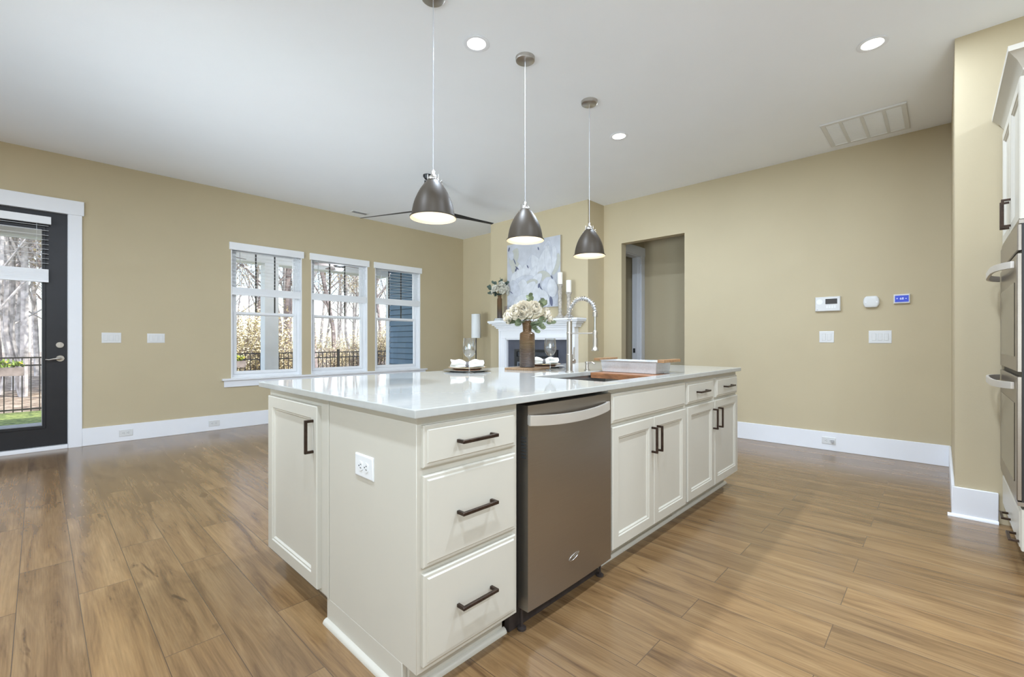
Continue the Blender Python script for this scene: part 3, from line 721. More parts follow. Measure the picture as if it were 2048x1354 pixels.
for (px, py), side, rz in settings:
    z = .912
    ch = MB().lathe([(0, 0), (.11, 0), (.125, .004), (.158, .010), (.160, .012), (.158, .013), (.125, .007), (.11, .004), (0, .004)], n=48)
    single('charger_plate', ch, 'charger_silver', 'silvery beaded charger plate under the %s place setting' % side, 'plate', (px, py, z), 'charger plates', smooth=True)
    bp = MB().lathe([(0, 0), (.085, 0), (.088, .007), (.100, .012), (.0, .012)], n=40)
    single('coaster', bp, 'walnut', 'dark brown base plate on the %s charger' % side, 'plate', (px, py, z+.0045), 'brown base plates', smooth=True, autosm=30)
    dp = thing('dinner_plate', 'cream dinner plate with gold edge in the %s place setting' % side, 'plate', (px, py, z+.017), 'dinner plates', local=True)
    MB().lathe([(0, 0), (.075, 0), (.125, .010), (.125, .012), (.075, .004), (0, .004)], n=48).build('dish', 'porcelain', dp, smooth=True)
    MB().lathe([(.1235, .0095), (.1275, .0098), (.1275, .0125), (.1235, .0125), (.1235, .0095)], n=48).build('rim', 'gold_rim', dp, smooth=True, label='thin gold rim')
    # napkin: gathered cloth pinched by a ring
    vs = []; fs = []; nl, nr = 44, 28
    for i in range(nl+1):
        u = i/nl*2-1; au = abs(u)
        w = .030+.036*min(1, (au*1.5)**.9)*(1-.25*max(0, au-.7)/.3); hgt = .019+.010*min(1, (au*1.9)**.8)
        for j in range(nr):
            a = 2*pi*j/nr; fold = 1+.20*sin(5*a+u*3+(1 if u > 0 else 2.3))*min(1, au*3)+.09*sin(9*a-u*5)
            y = w*cos(a)*fold; zz = hgt*(1+sin(a)*fold*.92)
            vs.append((u*.108+.006*sin(a*3)*au, y, max(.0006, zz+.007*au*sin(4*u+1.2)*(.5+.5*sin(a)))))
    for i in range(nl):
        for j in range(nr): a = i*nr+j; b2 = i*nr+(j+1) % nr; fs.append((a, b2, b2+nr, a+nr))
    fs += [tuple(range(nr-1, -1, -1)), tuple(range(nl*nr, (nl+1)*nr))]
    nk = MB().add(vs, fs)
    o = single('napkin', nk, 'napkin_cloth', 'white gathered cloth napkin on the %s place setting' % side.split(',')[0], 'napkin', (px, py, z+.022), 'white napkins', smooth=True, autosm=180)
    ang = -.80+rz*.2; o.rotation_euler = (0, 0, ang)
    rg = MB().lathe([(.033, -.013), (.036, -.013), (.037, 0), (.036, .013), (.033, .013), (.033, -.013)], n=28, ax='x')
    o = single('napkin_ring', rg, 'ring_pewter', 'dark grey ring around the napkin of the %s place setting' % side, 'napkin ring', (px, py, z+.0235+.0185), 'napkin rings', smooth=True, autosm=40)
    o.rotation_euler = (0, 0, ang); o.scale = (1, 1, .64)

# serving board + vase + bouquet
o = MB().box((-.125, -.115, 0), (.125, .115, .015)).build('serving_board', 'light_oak', shift=False, bevel=.003); o.location = (2.415, 2.150, .912); o.rotation_euler = (0, 0, radians(12))
tag(o, 'flat brown wooden board under the tall vase on the island', 'board')
def vase(parent_loc, s, label):
    t = thing('vase', label, 'vase', parent_loc, local=True)
    pr = [(0, 0), (.050, 0), (.054, .004), (.055, .02), (.0555, .12), (.054, .235), (.051, .246), (.036, .254), (.031, .258), (.030, .262), (.032, .268), (.033, .33), (.035, .334), (.031, .334), (.028, .265), (0, .262)]
    MB().lathe([(r*s, z*s) for r, z in pr], n=40).build('body', 'vase_glaze', t, smooth=True, autosm=50); return t
VX, VY = 2.428, 2.163
vase((VX, VY, .927), 1.0, 'tall ribbed brown and grey ceramic vase on the wooden board')

def petal(mb, c, n_, up, L, Wd, cup, curl=0.):
    """cupped petal rooted at c, pointing along n_, opening away from up"""
    n_ = Vector(n_).normalized(); up = Vector(up); up = (up-n_*up.dot(n_)).normalized(); sd = n_.cross(up); vs = []; fs = []; A, B = 6, 5
    for i in range(A+1):
        u = i/A; w = Wd*sin(pi*min(1, u*.62+.12))**.8*(1 if u < .85 else .86)
        for j in range(B+1):
            v = j/B*2-1; bulge = cup*(v*v)*Wd + curl*u*u*L
            rim = -.05*L*abs(v)**2*u
            vs.append(Vector(c)+n_*(L*u+rim)+sd*(w*v)+up*(bulge-.25*cup*L*sin(pi*u)))
    for i in range(A):
        for j in range(B): a = i*(B+1)+j; fs.append((a, a+1, a+B+2, a+B+1))
    mb.add(vs, fs)
def rose(c, d, R, mtl, parent, rnd):
    mb = MB(); d = Vector(d).normalized(); e = d.orthogonal().normalized(); f2 = d.cross(e); c = Vector(c)
    for ring, (nn, tilt, L) in enumerate(((4, 10, .55), (5, 28, .68), (6, 50, .82), (7, 72, .95), (7, 92, 1.0))):
        for k in range(nn):
            a = 2*pi*(k+.5*ring+rnd.uniform(-.15, .15))/nn; ra = e*cos(a)+f2*sin(a); th = radians(tilt+rnd.uniform(-7, 7))
            n2 = d*cos(th)+ra*sin(th)
            petal(mb, c+ra*R*.06, n2, -d*sin(th)*-1+ra*-cos(th), R*L, R*.42, .55, .18)
    mb.build('flower', mtl, parent, smooth=True, autosm=180, keepn=True)
def leafm(mb, c, d, up, L, Wd):
    d = Vector(d).normalized(); up = Vector(up); up = (up-d*up.dot(d)).normalized(); s = d.cross(up); c = Vector(c); n = 8
    vs = [c]+[c+d*(L*(.5-.5*cos(pi*i/n)))+s*(Wd*sin(pi*i/n)**.75)+up*(.18*L*(i/n)**2) for i in range(1, n)]+[c+d*L+up*.18*L]
    vs += [c+d*(L*(.5-.5*cos(pi*i/n)))-s*(Wd*sin(pi*i/n)**.75)+up*(.18*L*(i/n)**2) for i in range(n-1, 0, -1)]
    mid = [c+d*(L*(.5-.5*cos(pi*i/n)))-up*(.06*L*sin(pi*i/n))+up*(.18*L*(i/n)**2) for i in range(1, n)]
    nv = len(vs); vs += mid; fs = []
    m = lambda i: nv+i-1
    for i in range(0, n):
        a, b2 = i, i+1; la = 0 if i == 0 else 2*n-i; lb = n if i == n-1 else 2*n-i-1
        ma = 0 if i == 0 else m(i); mb_ = n if i == n-1 else m(i+1)
        q = [a, b2, mb_, ma]; q = list(dict.fromkeys(q)); fs.append(tuple(q))
        q = [ma, mb_, lb, la]; q = list(dict.fromkeys(q)); fs.append(tuple(q))
    mb.add(vs, fs)
# camera-right direction on the table plane (used only as the bouquet's broad side)
BR = Vector((.69, -.7238, 0)); BF = Vector((-.7238, -.69, 0))
def bouquet(loc, s, label, flowers, sprigs, mtl, leafmtl, seed, neck=.30):
    rnd = random.Random(seed)
    t = thing('flower_bouquet', label, 'flowers', loc, local=True)
    st = MB()
    for (u, v, z, R) in flowers:
        p = BR*u*s+BF*v*s+Z_*z*s; st.tube([(0, 0, -.10*s), tuple(p*.35+Z_*z*.1*s), tuple(p)], .0022*s+.0005, 5)
        d = Vector((p.x, p.y, max(.02, p.z-.06*s)))+BF*.05*s; rose(p, d, R*s, mtl, t, rnd)
    st.build('stem', 'stem_brown', t)
    for (u, v, z, nl) in sprigs:
        p = BR*u*s+BF*v*s+Z_*z*s; lm = MB(); lm.tube([(0, 0, -.02*s), tuple(p*.5+Z_*.02*s), tuple(p)], .0016*s+.0003, 5)
        for k in range(nl):
            q = p*(.45+.55*k/(nl-1))+Z_*.02*s*(1-k/nl); a = rnd.uniform(0, 2*pi); d = p.normalized()+Vector((cos(a), sin(a), rnd.uniform(-.3, .6)))*.9
            leafm(lm, q, d, BF+Vector((rnd.uniform(-.5, .5), rnd.uniform(-.5, .5), .6)), .048*s*rnd.uniform(.8, 1.2), .0185*s*rnd.uniform(.8, 1.2))
        lm.build('eucalyptus_sprig', leafmtl, t, smooth=True, autosm=180, keepn=True)
    return t
bouquet((VX, VY, .927+.318), 1.0, 'cream peonies with eucalyptus in the tall brown vase on the island',
  [(-.125, .02, .045, .052), (-.075, .055, .075, .056), (-.02, .06, .085, .066), (.045, .045, .10, .056), (-.04, -.03, .115, .055), (.015, -.04, .105, .05), (.135, .0, .065, .045), (.155, .02, .03, .035), (-.105, -.03, .075, .045)],
  [(.10, .03, .125, 7), (.12, -.02, .14, 7), (.02, -.03, .185, 6), (-.12, .03, -.005, 5), (.09, .06, -.03, 6), (.16, .03, .0, 5), (.05, .07, -.055, 5), (-.05, .06, -.01, 5)], 'petal_cream', 'eucalyptus', 3)

# ------------------------------------------------------------------ pendants
PX, PZ = 1.522, 1.802
def pendant(loc, label):
    t = thing('pendant_light', label, 'pendant light', (0, 0, 0), 'pendant lights over the island', local=True)
    hz = H-PZ
    MB().lathe([(0, hz-.026), (.058, hz-.026), (.064, hz-.022), (.066, hz-.004), (.066, hz)], n=32).build('canopy', 'nickel', t, smooth=True, autosm=40)
    MB().tube([(0, 0, .262), (0, 0, hz-.02)], .0024, 8).build('cord', 'plastic_gray', t)
    pr = []
    Rr, Ht = .124, .218
    for i in range(15):
        u = i/14; r = .028+(Rr-.006-.028)*(1-(1-(1-u))**1.0)
        pr.append(u)
    out = [(.129, .0), (.1295, .005), (.120, .009)]
    prof = [(.1185, .02), (.116, .04), (.110, .07), (.101, .10), (.088, .13), (.073, .158), (.055, .184), (.040, .203), (.028, .214)]
    inn = [(r-.003, z-.002) for r, z in prof[::-1]]+[(.1165, .009), (.1265, .004), (.1265, .0)]
    o_ = MB().lathe_open(out+prof+[(.0, .216)], n=48); o_.build('shade', 'pewter', t, smooth=True, autosm=50)
    MB().lathe_open([(.129, -.0005), (.127, -.0015), (.1255, .003), (.1165, .010)]+[(r-.004, z) for r, z in prof[:-1]]+[(.0, .205)], n=48).build('shade_lining', 'shade_lining', t, smooth=True, autosm=60, label='white lining of the shade')
    b = MB().lathe([(0, .205), (.031, .2135), (.031, .222), (.020, .236), (.011, .243), (.011, .262), (.005, .268), (0, .268)], n=24)
    b.build('cap', 'chrome_nickel', t, smooth=True, autosm=40)
    for s_ in (-1, 1):
        yk = MB()
        yk.obox((s_*.030, 0, .222), (.0015, 0, 0), (0, .006, 0), (0, 0, .022)); yk.obox((s_*.038, 0, .198), (.0105, 0, -.014), (0, .006, 0), (.0012, 0, .001))
        yk.lathe([(0, -.004), (.007, -.004), (.007, .004), (0, .004)], (s_*.049, 0, .190), 12, 'x')
        yk.xform(Matrix.Rotation(radians(135), 4, 'Z'))
        yk.build('bracket', 'chrome_nickel', t, smooth=True, autosm=40)
    MB().lathe([(0, .085), (.018, .09), (.030, .108), (.030, .122), (.020, .142), (.013, .16), (.013, .20), (0, .2)], n=24).build('bulb', 'bulb', t, smooth=True)
    return t
plabs = ['nearest and largest looking of the three dark pendant lamps, in front of the ceiling fan', 'middle of the three dark pendant lamps over the island', 'farthest of the three dark pendant lamps, right of the painting']
p0 = pendant((0, 0, 0), '')
for k in range(3):
    t = p0 if k == 0 else copy_tree(p0)
    t.location = ((PX, 2.292, 3.066)[k], 2.06, PZ); t['label'] = plabs[k]; t.rotation_euler = (0, 0, (0, radians(28), radians(-10))[k])
    L_ = bpy.data.lights.new('pendant_bulb_light', 'POINT'); L_.energy = PEND_W; L_.shadow_soft_size = .03; L_.color = (1, .82, .62)
    lo = bpy.data.objects.new('pendant_bulb_light', L_); COL.objects.link(lo); lo.location = (t.location.x, 2.06, PZ+.065)

# ------------------------------------------------------------------ recessed lights
def can():
    t = thing('recessed_light', '', 'ceiling light', (0, 0, 0), 'recessed ceiling lights', local=True)
    MB().lathe([(.062, -.001), (.082, -.001), (.084, -.0045), (.078, -.007), (.060, -.004), (.062, -.001)], n=40).build('trim_ring', 'trim_paint', t, smooth=True)
    MB().lathe([(0, -.0032), (.0615, -.0032), (.0615, -.0008), (0, -.0008)], n=40).build('lens', 'can_lens', t, label='glowing white lens')
    return t
c0 = None
cans = [((1.963, 2.19), 'round recessed ceiling light beside the middle pendant canopy'), ((3.74, .327), 'round recessed ceiling light above the right wall opening near the ceiling vent'), ((3.776, 2.205), 'small round recessed ceiling light right of the farthest pendant cord'),
        ((1.963, .33), None), ((.15, .33), None), ((.15, 2.2), None), ((-1.7, .33), None), ((-1.7, 2.2), None), ((1.963, -1.6), None), ((3.74, -1.9), None), ((.15, -1.6), None), ((-1.7, -1.6), None), ((-1.7, 4.6), None)]  # None: unseen sources continuing the grid, added for light without fixtures
for k, ((x, y), lab) in enumerate(cans):
    if lab:
        if c0 is None: c0 = can(); t = c0
        else: t = copy_tree(c0)
        t.location = (x, y, H); t['label'] = lab
    L_ = bpy.data.lights.new('can_light', 'AREA'); L_.shape = 'DISK'; L_.size = .11; L_.energy = CAN_W*(.42 if k == 1 else 1); L_.color = (.71, .835, 1.0)
    lo = bpy.data.objects.new('can_light', L_); COL.objects.link(lo); lo.location = (x, y, H-.012)

# ------------------------------------------------------------------ ceiling fan
t = thing('ceiling_fan', 'black three blade ceiling fan behind the nearest pendant', 'ceiling fan', (3.125, 4.34, 2.60))
MB().lathe([(0, 3.05), (.05, 3.05), (.05, 3.03), (.03, 3.0), (0, 3.0)], (3.125, 4.34, 0), 28).build('canopy', 'fan_black', t, smooth=True, autosm=40)
MB().tube([(3.125, 4.34, 2.72), (3.125, 4.34, 3.0)], .011, 12).build('downrod', 'fan_black', t, smooth=True)
MB().lathe([(0, 2.74), (.03, 2.735), (.07, 2.71), (.09, 2.67), (.09, 2.64), (.075, 2.60), (.05, 2.585), (0, 2.583)], (3.125, 4.34, 0), 32).build('motor_housing', 'fan_black', t, smooth=True)
for a in (112, -6, 234):
    ca, sa = cos(radians(a)), sin(radians(a)); vs = []; fs = []; n = 12; pitch = radians(11)
    for i in range(n+1):
        u = i/n; r = .075+(.965-.075)*u; w = (.045+.012*sin(pi*min(1, u*1.6)))*(1-.45*u); e = .006*(1-.5*u)
        for q, ee in ((-1, 0), (-.3, e), (.6, e), (1, 0), (.3, -e*.6), (-.5, -e*.6)):
            ly = q*w; lz = ee-ly*sin(pitch); vs.append((3.125+ca*r-sa*ly, 4.34+sa*r+ca*ly, 2.645+lz))
    for i in range(n):
        for q in range(6): A = i*6+q; B = i*6+(q+1) % 6; fs.append((A, B, B+6, A+6))
    fs += [tuple(range(5, -1, -1)), tuple(range(n*6, n*6+6))]
    MB().add(vs, fs).build('blade', 'fan_black', t, smooth=True, autosm=60)

# ------------------------------------------------------------------ ceiling vents
t = thing('return_air_grille', 'large square white return air vent on the ceiling near the right wall', 'vent', (5.135, .50, H-.02))
b = MB().rings((4.83, .205, H-.001), X_, Y_, -Z_, .61, .59, [(0, 0), (0, .006), (.006, .012), (.035, .012), (.04, .004)], back=True); b.f.pop(-2) if False else None
b.build('frame', 'plastic_white', t, smooth=True, autosm=30)
b = MB()
for i in range(3): b.box((4.865, .205+.59*(i+1)/4-.012, H-.0135), (5.405, .205+.59*(i+1)/4+.012, H-.005))
b.build('divider', 'plastic_white', t)
b = MB()
for i in range(24): x = 4.875+i*.0225; b.obox((x, .50, H-.0075), (.0105, 0, .0002), (0, .26, 0), (0, 0, .0006))
b.build('louvers', 'ceiling_paint', t)
t = thing('ceiling_register', 'small white air register on the ceiling near the windows', 'vent', (3.33, 6.34, H-.01))
MB().rings((3.20, 6.285, H-.001), X_, Y_, -Z_, .26, .11, [(0, 0), (0, .004), (.004, .008), (.018, .008), (.02, .003)]).build('frame', 'plastic_white', t, smooth=True, autosm=30)
b = MB()
for i in range(5): b.obox((3.33, 6.31+i*.015, H-.007), (.11, 0, 0), (0, .005, .003), (0, 0, .0006))
b.build('louvers', 'plastic_gray', t)

# ------------------------------------------------------------------ wall plates and devices
plate('white three gang switch plate nearest the black door', 'switch plate', (.550, WL, 1.151), X_, -Y_, .162, .113, 3)
plate('white three gang switch plate left of the windows', 'switch plate', (.938, WL, 1.148), X_, -Y_, .162, .108, 3)
plate('white outlet in the baseboard nearest the black door', 'outlet', (.67, WL-bt, .094), X_, -Y_, .118, .075, 1, 'outlet', 'electrical_outlet', horizontal=True)
plate('white outlet in the baseboard below the windows', 'outlet', (1.512, WL-bt, .090), X_, -Y_, .118, .075, 1, 'outlet', 'electrical_outlet', horizontal=True)
plate('white two gang switch plate below the alarm keypad', 'switch plate', (WR, .856, 1.158), -Y_, -X_, .125, .118, 2)
plate('white three gang switch plate below the oval chime', 'switch plate', (WR, .430, 1.155), -Y_, -X_, .172, .122, 3)
ot = plate('white outlet with a plug in the baseboard of the right wall', 'outlet', (WR-bt, .835, .100), -Y_, -X_, .118, .072, 1, 'outlet', 'electrical_outlet', horizontal=True)
MB().box((WR-bt-.03, .79, .088), (WR-bt-.006, .815, .112)).build('plug', 'plastic_gray', ot, bevel=.003)
def wallbox(name, label, cat, yl, yr, z0, z1, t_=.028):
    t = thing(name, label, cat, (WR, (yl+yr)/2, z0))
    MB().rings((WR, yl, z0), -Y_, Z_, -X_, yl-yr, z1-z0, [(0, 0), (0, t_-.006), (.006, t_), (.009, t_)]).build('housing', 'plastic_white', t, smooth=True, autosm=30)
    return t
t = wallbox('alarm_keypad', 'white rectangular alarm keypad with small dark display', 'keypad', .950, .738, 1.420, 1.567, .030)
xw = WR-.030
MB().box((xw-.001, .763, 1.492), (xw+.002, .862, 1.545)).build('display', 'lcd', t)
b = MB(); b.prism([(.027*cos(a*pi/14), .027*sin(a*pi/14)) for a in range(28)], (xw+.001, .912, 1.517), -Y_, Z_, -X_, .0016); b.build('speaker', 'ceiling_paint', t)
b = MB()
for i in range(4):
    for j in range(2): b.box((xw-.0015, .775+i*.022, 1.452+j*.014), (xw+.001, .790+i*.022, 1.461+j*.014))
b.build('button', 'ceiling_paint', t)
MB().box((xw-.001, .925, 1.432), (xw+.001, .937, 1.440)).build('badge', 'plastic_gray', t)
t = thing('door_chime', 'white oval chime on the right wall between keypad and thermostat', 'chime', (WR, .495, 1.438))
poly = []
for a in range(40):
    an = 2*pi*a/40; poly.append((.0325*(1 if cos(an) > 0 else -1)*(abs(cos(an)) > 1e-6)*1.0+.030*cos(an), .056*sin(an)))
def offs(poly, k): return [(a*k, b_*k) for a, b_ in poly]
vs = []; fs = []
pr = [(1, 0), (1, .020), (.95, .030), (.86, .034), (.5, .0355)]
for k_, z in pr:
    for a, b_ in poly: vs.append((WR-z, .495-a*k_, 1.495+b_*k_))
n = len(poly)
for j in range(len(pr)-1):
    for i in range(n): a = j*n+i; b2 = j*n+(i+1) % n; fs.append((a, b2, b2+n, a+n))
fs.append(tuple(range((len(pr)-1)*n, len(pr)*n)))
MB().add(vs, fs).build('housing', 'plastic_white', t, smooth=True, autosm=50)
b = MB()
for y in (.535, .452): b.lathe([(0, -.037), (.006, -.037), (.007, -.034), (0, -.034)], (WR, y, 1.492), 12, 'x')
b.build('button', 'ceiling_paint', t, smooth=True)
t = wallbox('thermostat', 'small white thermostat with a glowing blue screen', 'thermostat', .330, .212, 1.466, 1.554, .024)
xw = WR-.024
MB().box((xw-.0012, .222, 1.480), (xw+.002, .320, 1.541)).build('screen', 'blue_screen', t, label='bright blue screen')
text_mesh('digits', '68', .030, (xw-.0018, .271, 1.511), -Y_, Z_, 'screen_white', t, ext=.0003)
b = MB(); b.box((xw-.002, .236, 1.509), (xw-.001, .246, 1.512)); b.box((xw-.002, .2395, 1.5055), (xw-.001, .2425, 1.5155)); b.box((xw-.002, .298, 1.509), (xw-.001, .310, 1.512)); b.box((xw-.002, .298, 1.517), (xw-.001, .310, 1.519))
b.build('icon', 'screen_white', t)

# ------------------------------------------------------------------ fireplace
t = thing('fireplace', 'white fireplace mantel with dark firebox against the chimney wall', 'fireplace', (5.10, 4.41, 0))
XC = 5.174
# mantel shelf and stepped mouldings
def crown_mantel(mb, steps, yl, yr):
    for z0, z1, pj in steps: mb.box((XC-pj, yr-pj*.55, z0), (XC, yl+pj*.55, z1))
b = MB()
ya, yb_ = 5.13, 3.655
for z0, z1, pj in ((1.405, 1.432, .225), (1.385, 1.405, .205), (1.36, 1.385, .17), (1.335, 1.36, .14), (1.31, 1.335, .12)):
    e = {.225: .135, .205: .125, .17: .09, .14: .06, .12: .045}[pj]
    b.box((XC-pj, yb_-e, z0), (XC, ya+e, z1))
b.build('mantel_shelf', 'trim_paint', t, bevel=.006)
b = MB()
b.box((XC-.09, yb_, 1.16), (XC, ya, 1.31)); b.box((XC-.09, 5.0, 0), (XC, ya, 1.16)); b.box((XC-.09, yb_, 0), (XC, 3.79, 1.16))
b.box((XC-.105, yb_-.006, 1.275), (XC-.09, ya+.006, 1.31))
for y0, y1 in ((4.985, 5.015), (3.775, 3.805)): b.box((XC-.075, y0, 0), (XC, y1, 1.16))
b.box((XC-.075, 3.79, 1.135), (XC, 5.0, 1.165))
for y0, y1 in ((ya-.03, ya+.004), (yb_-.004, yb_+.03)): b.box((XC-.1, y0, 0), (XC-.09, y1, 1.275))
b.build('surround', 'trim_paint', t, bevel=.004)
MB().box((XC-.03, 3.80, 0), (XC, 4.99, 1.14)).build('slate_facing', 'firebox_slate', t)
b = MB(); fy0, fy1 = 3.985, 4.83
b.box((XC-.055, fy0, .03), (XC-.03, fy0+.05, .99)); b.box((XC-.055, fy1-.05, .03), (XC-.03, fy1, .99)); b.box((XC-.055, fy0+.05, .955), (XC-.03, fy1-.05, .99)); b.box((XC-.055, fy0+.05, .80), (XC-.03, fy1-.05, .875)); b.box((XC-.055, fy0+.05, .03), (XC-.03, fy1-.05, .15))
b.box((XC-.034, fy0+.05, .15), (XC-.0302, fy1-.05, .80)); b.box((XC-.034, fy0+.05, .875), (XC-.0302, fy1-.05, .955))
b.build('firebox', 'firebox_metal', t, bevel=.004)
b = MB(); b.rings((XC-.04, fy1-.055, .155), -Y_, Z_, -X_, fy1-fy0-.11, .64, [(0, 0), (0, .012), (.022, .012), (.026, .002)], back=False); b.f.pop(); b.build('glass_frame', 'firebox_trim', t)
MB().box((XC-.042, fy0+.075, .175), (XC-.039, fy1-.075, .775)).build('glass', 'firebox_glass', t)
b = MB()
for z in (.895, .915, .935): b.obox((XC-.043, 4.4075, z), (.006, 0, -.004), (0, .36, 0), (0, 0, .003))
b.build('louvers', 'firebox_trim', t)

# painting
PL, PR_, PB, PT = 5.0, 3.94, 1.612, 2.634; pw, ph = PL-PR_, PT-PB
t = thing('painting', 'large canvas painting of white magnolia blossoms above the mantel', 'painting', (XC, (PL+PR_)/2, PB))
MB().box((XC-.038, PR_, PB), (XC-.001, PL, PT)).build('canvas', 'canvas_edge', t, bevel=.002)
MB().box((XC-.0395, PR_+.001, PB+.001), (XC-.0375, PL-.001, PT-.001)).build('painted_ground', 'paint_bg', t)
layer = [0]
def ppoly(mb, poly, N0):
    x = XC-.0396-N0
    mb.prism(poly, (x, PL, PB), -Y_, Z_, -X_, .0003)
def petal2d(cx, cy, L, Wd, ang, tip=.75):
    pts = []; n = 18
    for i in range(n):
        a = 2*pi*i/n; r = cos(a); x = L/2*r; w = Wd/2*sin(a)*(1-tip*.45*max(0, r)**2)
        pts.append((cx+x*cos(ang)-w*sin(ang), cy+x*sin(ang)+w*cos(ang)))
    return [(min(pw-.004, max(.004, a)), min(ph-.004, max(.004, b_))) for a, b_ in pts]
ptl = {'paint_white': MB(), 'paint_pale': MB(), 'paint_beige': MB(), 'paint_line': MB(), 'paint_dark': MB()}
def P2(u, v, L, Wd, deg, m='paint_white', outline=True):
    layer[0] += 1; z = layer[0]*.00035; u *= pw; v *= ph; L *= pw; Wd *= pw
    if outline: ppoly(ptl['paint_line'], petal2d(u, v, L+.006, Wd+.006, radians(deg)), z-.0002)
    ppoly(ptl[m], petal2d(u, v, L, Wd, radians(deg)), z)
for a in ((.14, .80, .28, .18, 60, 'paint_beige'), (.08, .84, .16, .10, 110, 'paint_pale'), (.92, .60, .30, .14, 70, 'paint_beige'), (.90, .12, .26, .14, 60, 'paint_pale'), (.08, .16, .26, .20, 100, 'paint_pale'),
          (.18, .62, .30, .18, 120, 'paint_beige'), (.46, .63, .34, .17, 75, 'paint_pale'), (.58, .62, .36, .17, 118, 'paint_white'), (.85, .66, .40, .17, 75, 'paint_white'), (.76, .74, .42, .20, 80, 'paint_pale'), (.70, .68, .44, .15, 62, 'paint_white'), (.79, .66, .44, .12, 100, 'paint_white'),
          (.16, .46, .26, .16, 70, 'paint_white'), (.27, .50, .34, .17, 95, 'paint_white'), (.40, .50, .32, .20, 105, 'paint_white'), (.50, .48, .30, .12, 60, 'paint_white'), (.34, .42, .40, .15, 8, 'paint_pale'),
          (.72, .45, .26, .14, 155, 'paint_beige'), (.80, .31, .26, .24, 30, 'paint_pale'), (.86, .27, .26, .18, 100, 'paint_white'), (.58, .40, .26, .15, 40, 'paint_white'), (.48, .36, .26, .13, 10, 'paint_beige'),
          (.30, .27, .34, .26, 75, 'paint_white'), (.17, .28, .34, .20, 110, 'paint_pale'), (.44, .24, .36, .22, 50, 'paint_white'), (.34, .12, .40, .20, 10, 'paint_white'), (.58, .18, .34, .17, 85, 'paint_white'), (.72, .14, .28, .16, 120, 'paint_white')):
    P2(*a)
for a in ((.16, .73, .11, .018, 118), (.21, .625, .09, .022, 140), (.19, .60, .06, .03, 60), (.62, .86, .05, .022, 110), (.42, .62, .06, .02, 125), (.63, .32, .07, .035, 75), (.67, .28, .08, .012, 130), (.86, .42, .06, .018, 120), (.67, .10, .10, .022, 95), (.85, .08, .14, .05, 100), (.10, .26, .07, .014, 145), (.05, .93, .07, .03, 70)):
    P2(*a, m='paint_dark', outline=False)
for m_, nm in (('paint_line', 'petal_outlines'), ('paint_white', 'painted_petals'), ('paint_pale', 'painted_petals'), ('paint_beige', 'painted_leaves'), ('paint_dark', 'painted_accents')):
    ptl[m_].build(nm, m_, t)

# mantel objects
MZ = 1.432
for k, (yy, zz, w, hh, lab) in enumerate(((5.06, MZ, .135, .022, 'lower grey book lying on the left end of the mantel'), (5.055, MZ+.022, .12, .02, 'upper grey book lying under the mantel vase'))):
    t = thing('book', lab, 'book', (5.04, yy, zz), 'grey books on the mantel')
    b = MB(); b.box((4.965, yy-w/2, zz), (5.115, yy+w/2, zz+.003)); b.box((4.965, yy-w/2, zz+hh-.003), (5.115, yy+w/2, zz+hh)); b.box((4.965, yy+w/2-.003, zz+.003), (5.115, yy+w/2, zz+hh-.003)); b.build('cover', 'book_gray', t)
    MB().box((4.97, yy-w/2+.004, zz+.003), (5.11, yy+w/2-.003, zz+hh-.003)).build('pages', 'ceramic_white', t)
t = thing('vase', 'smaller brown and grey ceramic vase on the books at the left of the mantel', 'vase', (5.02, 5.055, MZ+.042), local=True)
MB().lathe([(0, 0), (.037, 0), (.040, .004), (.040, .30), (.036, .315), (.026, .325), (.024, .37), (.027, .374), (.021, .374), (.019, .32), (0, .32)], n=32).build('body', 'vase_glaze', t, smooth=True, autosm=50)
bouquet((5.02, 5.055, MZ+.042+.365), 1.15, 'pale blue-white roses with dark eucalyptus in the mantel vase',
  [(-.055, .05, .085, .052), (.03, .06, .055, .050), (.03, .04, .135, .050), (.09, .04, .085, .048), (-.02, -.03, .11, .044), (-.10, .02, .035, .036), (.10, .0, .03, .036)],
  [(-.15, .0, .10, 7), (-.12, .03, .02, 7), (.01, .02, .20, 6), (-.07, .04, .15, 6), (-.06, .06, -.01, 6), (.10, .02, .16, 6), (.0, .05, .0, 5), (-.12, .02, .07, 6)], 'petal_white', 'eucalyptus_blue', 9)
o = MB().box((-.006, -.042, 0), (.006, .042, .225)).build('decorative_tile', 'tile_brown', shift=False, bevel=.002); o.location = (4.985, 4.905, MZ+.001); o.rotation_euler = (0, radians(4), radians(-20)); tag(o, 'small upright brown panel beside the mantel vase', 'decor')
def candlestick(y, h, x, lab1, lab2):
    t = thing('candlestick', lab1, 'candlestick', (x, y, MZ), 'weathered candlesticks on the mantel', local=True)
    MB().lathe([(0, 0), (.082, 0), (.085, .010), (.062, .022), (.034, .05), (.022, .08), (.028, .11), (.024, .15), (.030, h*.5), (.024, h*.62), (.030, h*.75), (.026, h*.88), (.042, h-.014), (.044, h), (0, h)], n=24).build('stand', 'driftwood', t, smooth=True, autosm=50)
    c = thing('candle', lab2, 'candle', (x, y, MZ+h), 'pillar candles on the mantel', local=True)
    MB().lathe([(0, 0), (.036, 0), (.036, .163), (.033, .166), (.012, .163), (0, .163)], n=28).build('wax', 'candle_wax', c, smooth=True, autosm=50)
    MB().tube([(0, 0, .163), (.001, 0, .174)], .0013, 5).build('wick', 'slot_dark', c)
candlestick(3.885, .482, 5.055, 'taller weathered candlestick on the mantel, nearest the painting', 'white pillar candle on the taller candlestick')
candlestick(3.72, .355, 5.035, 'shorter weathered candlestick at the right end of the mantel', 'white pillar candle on the shorter candlestick')

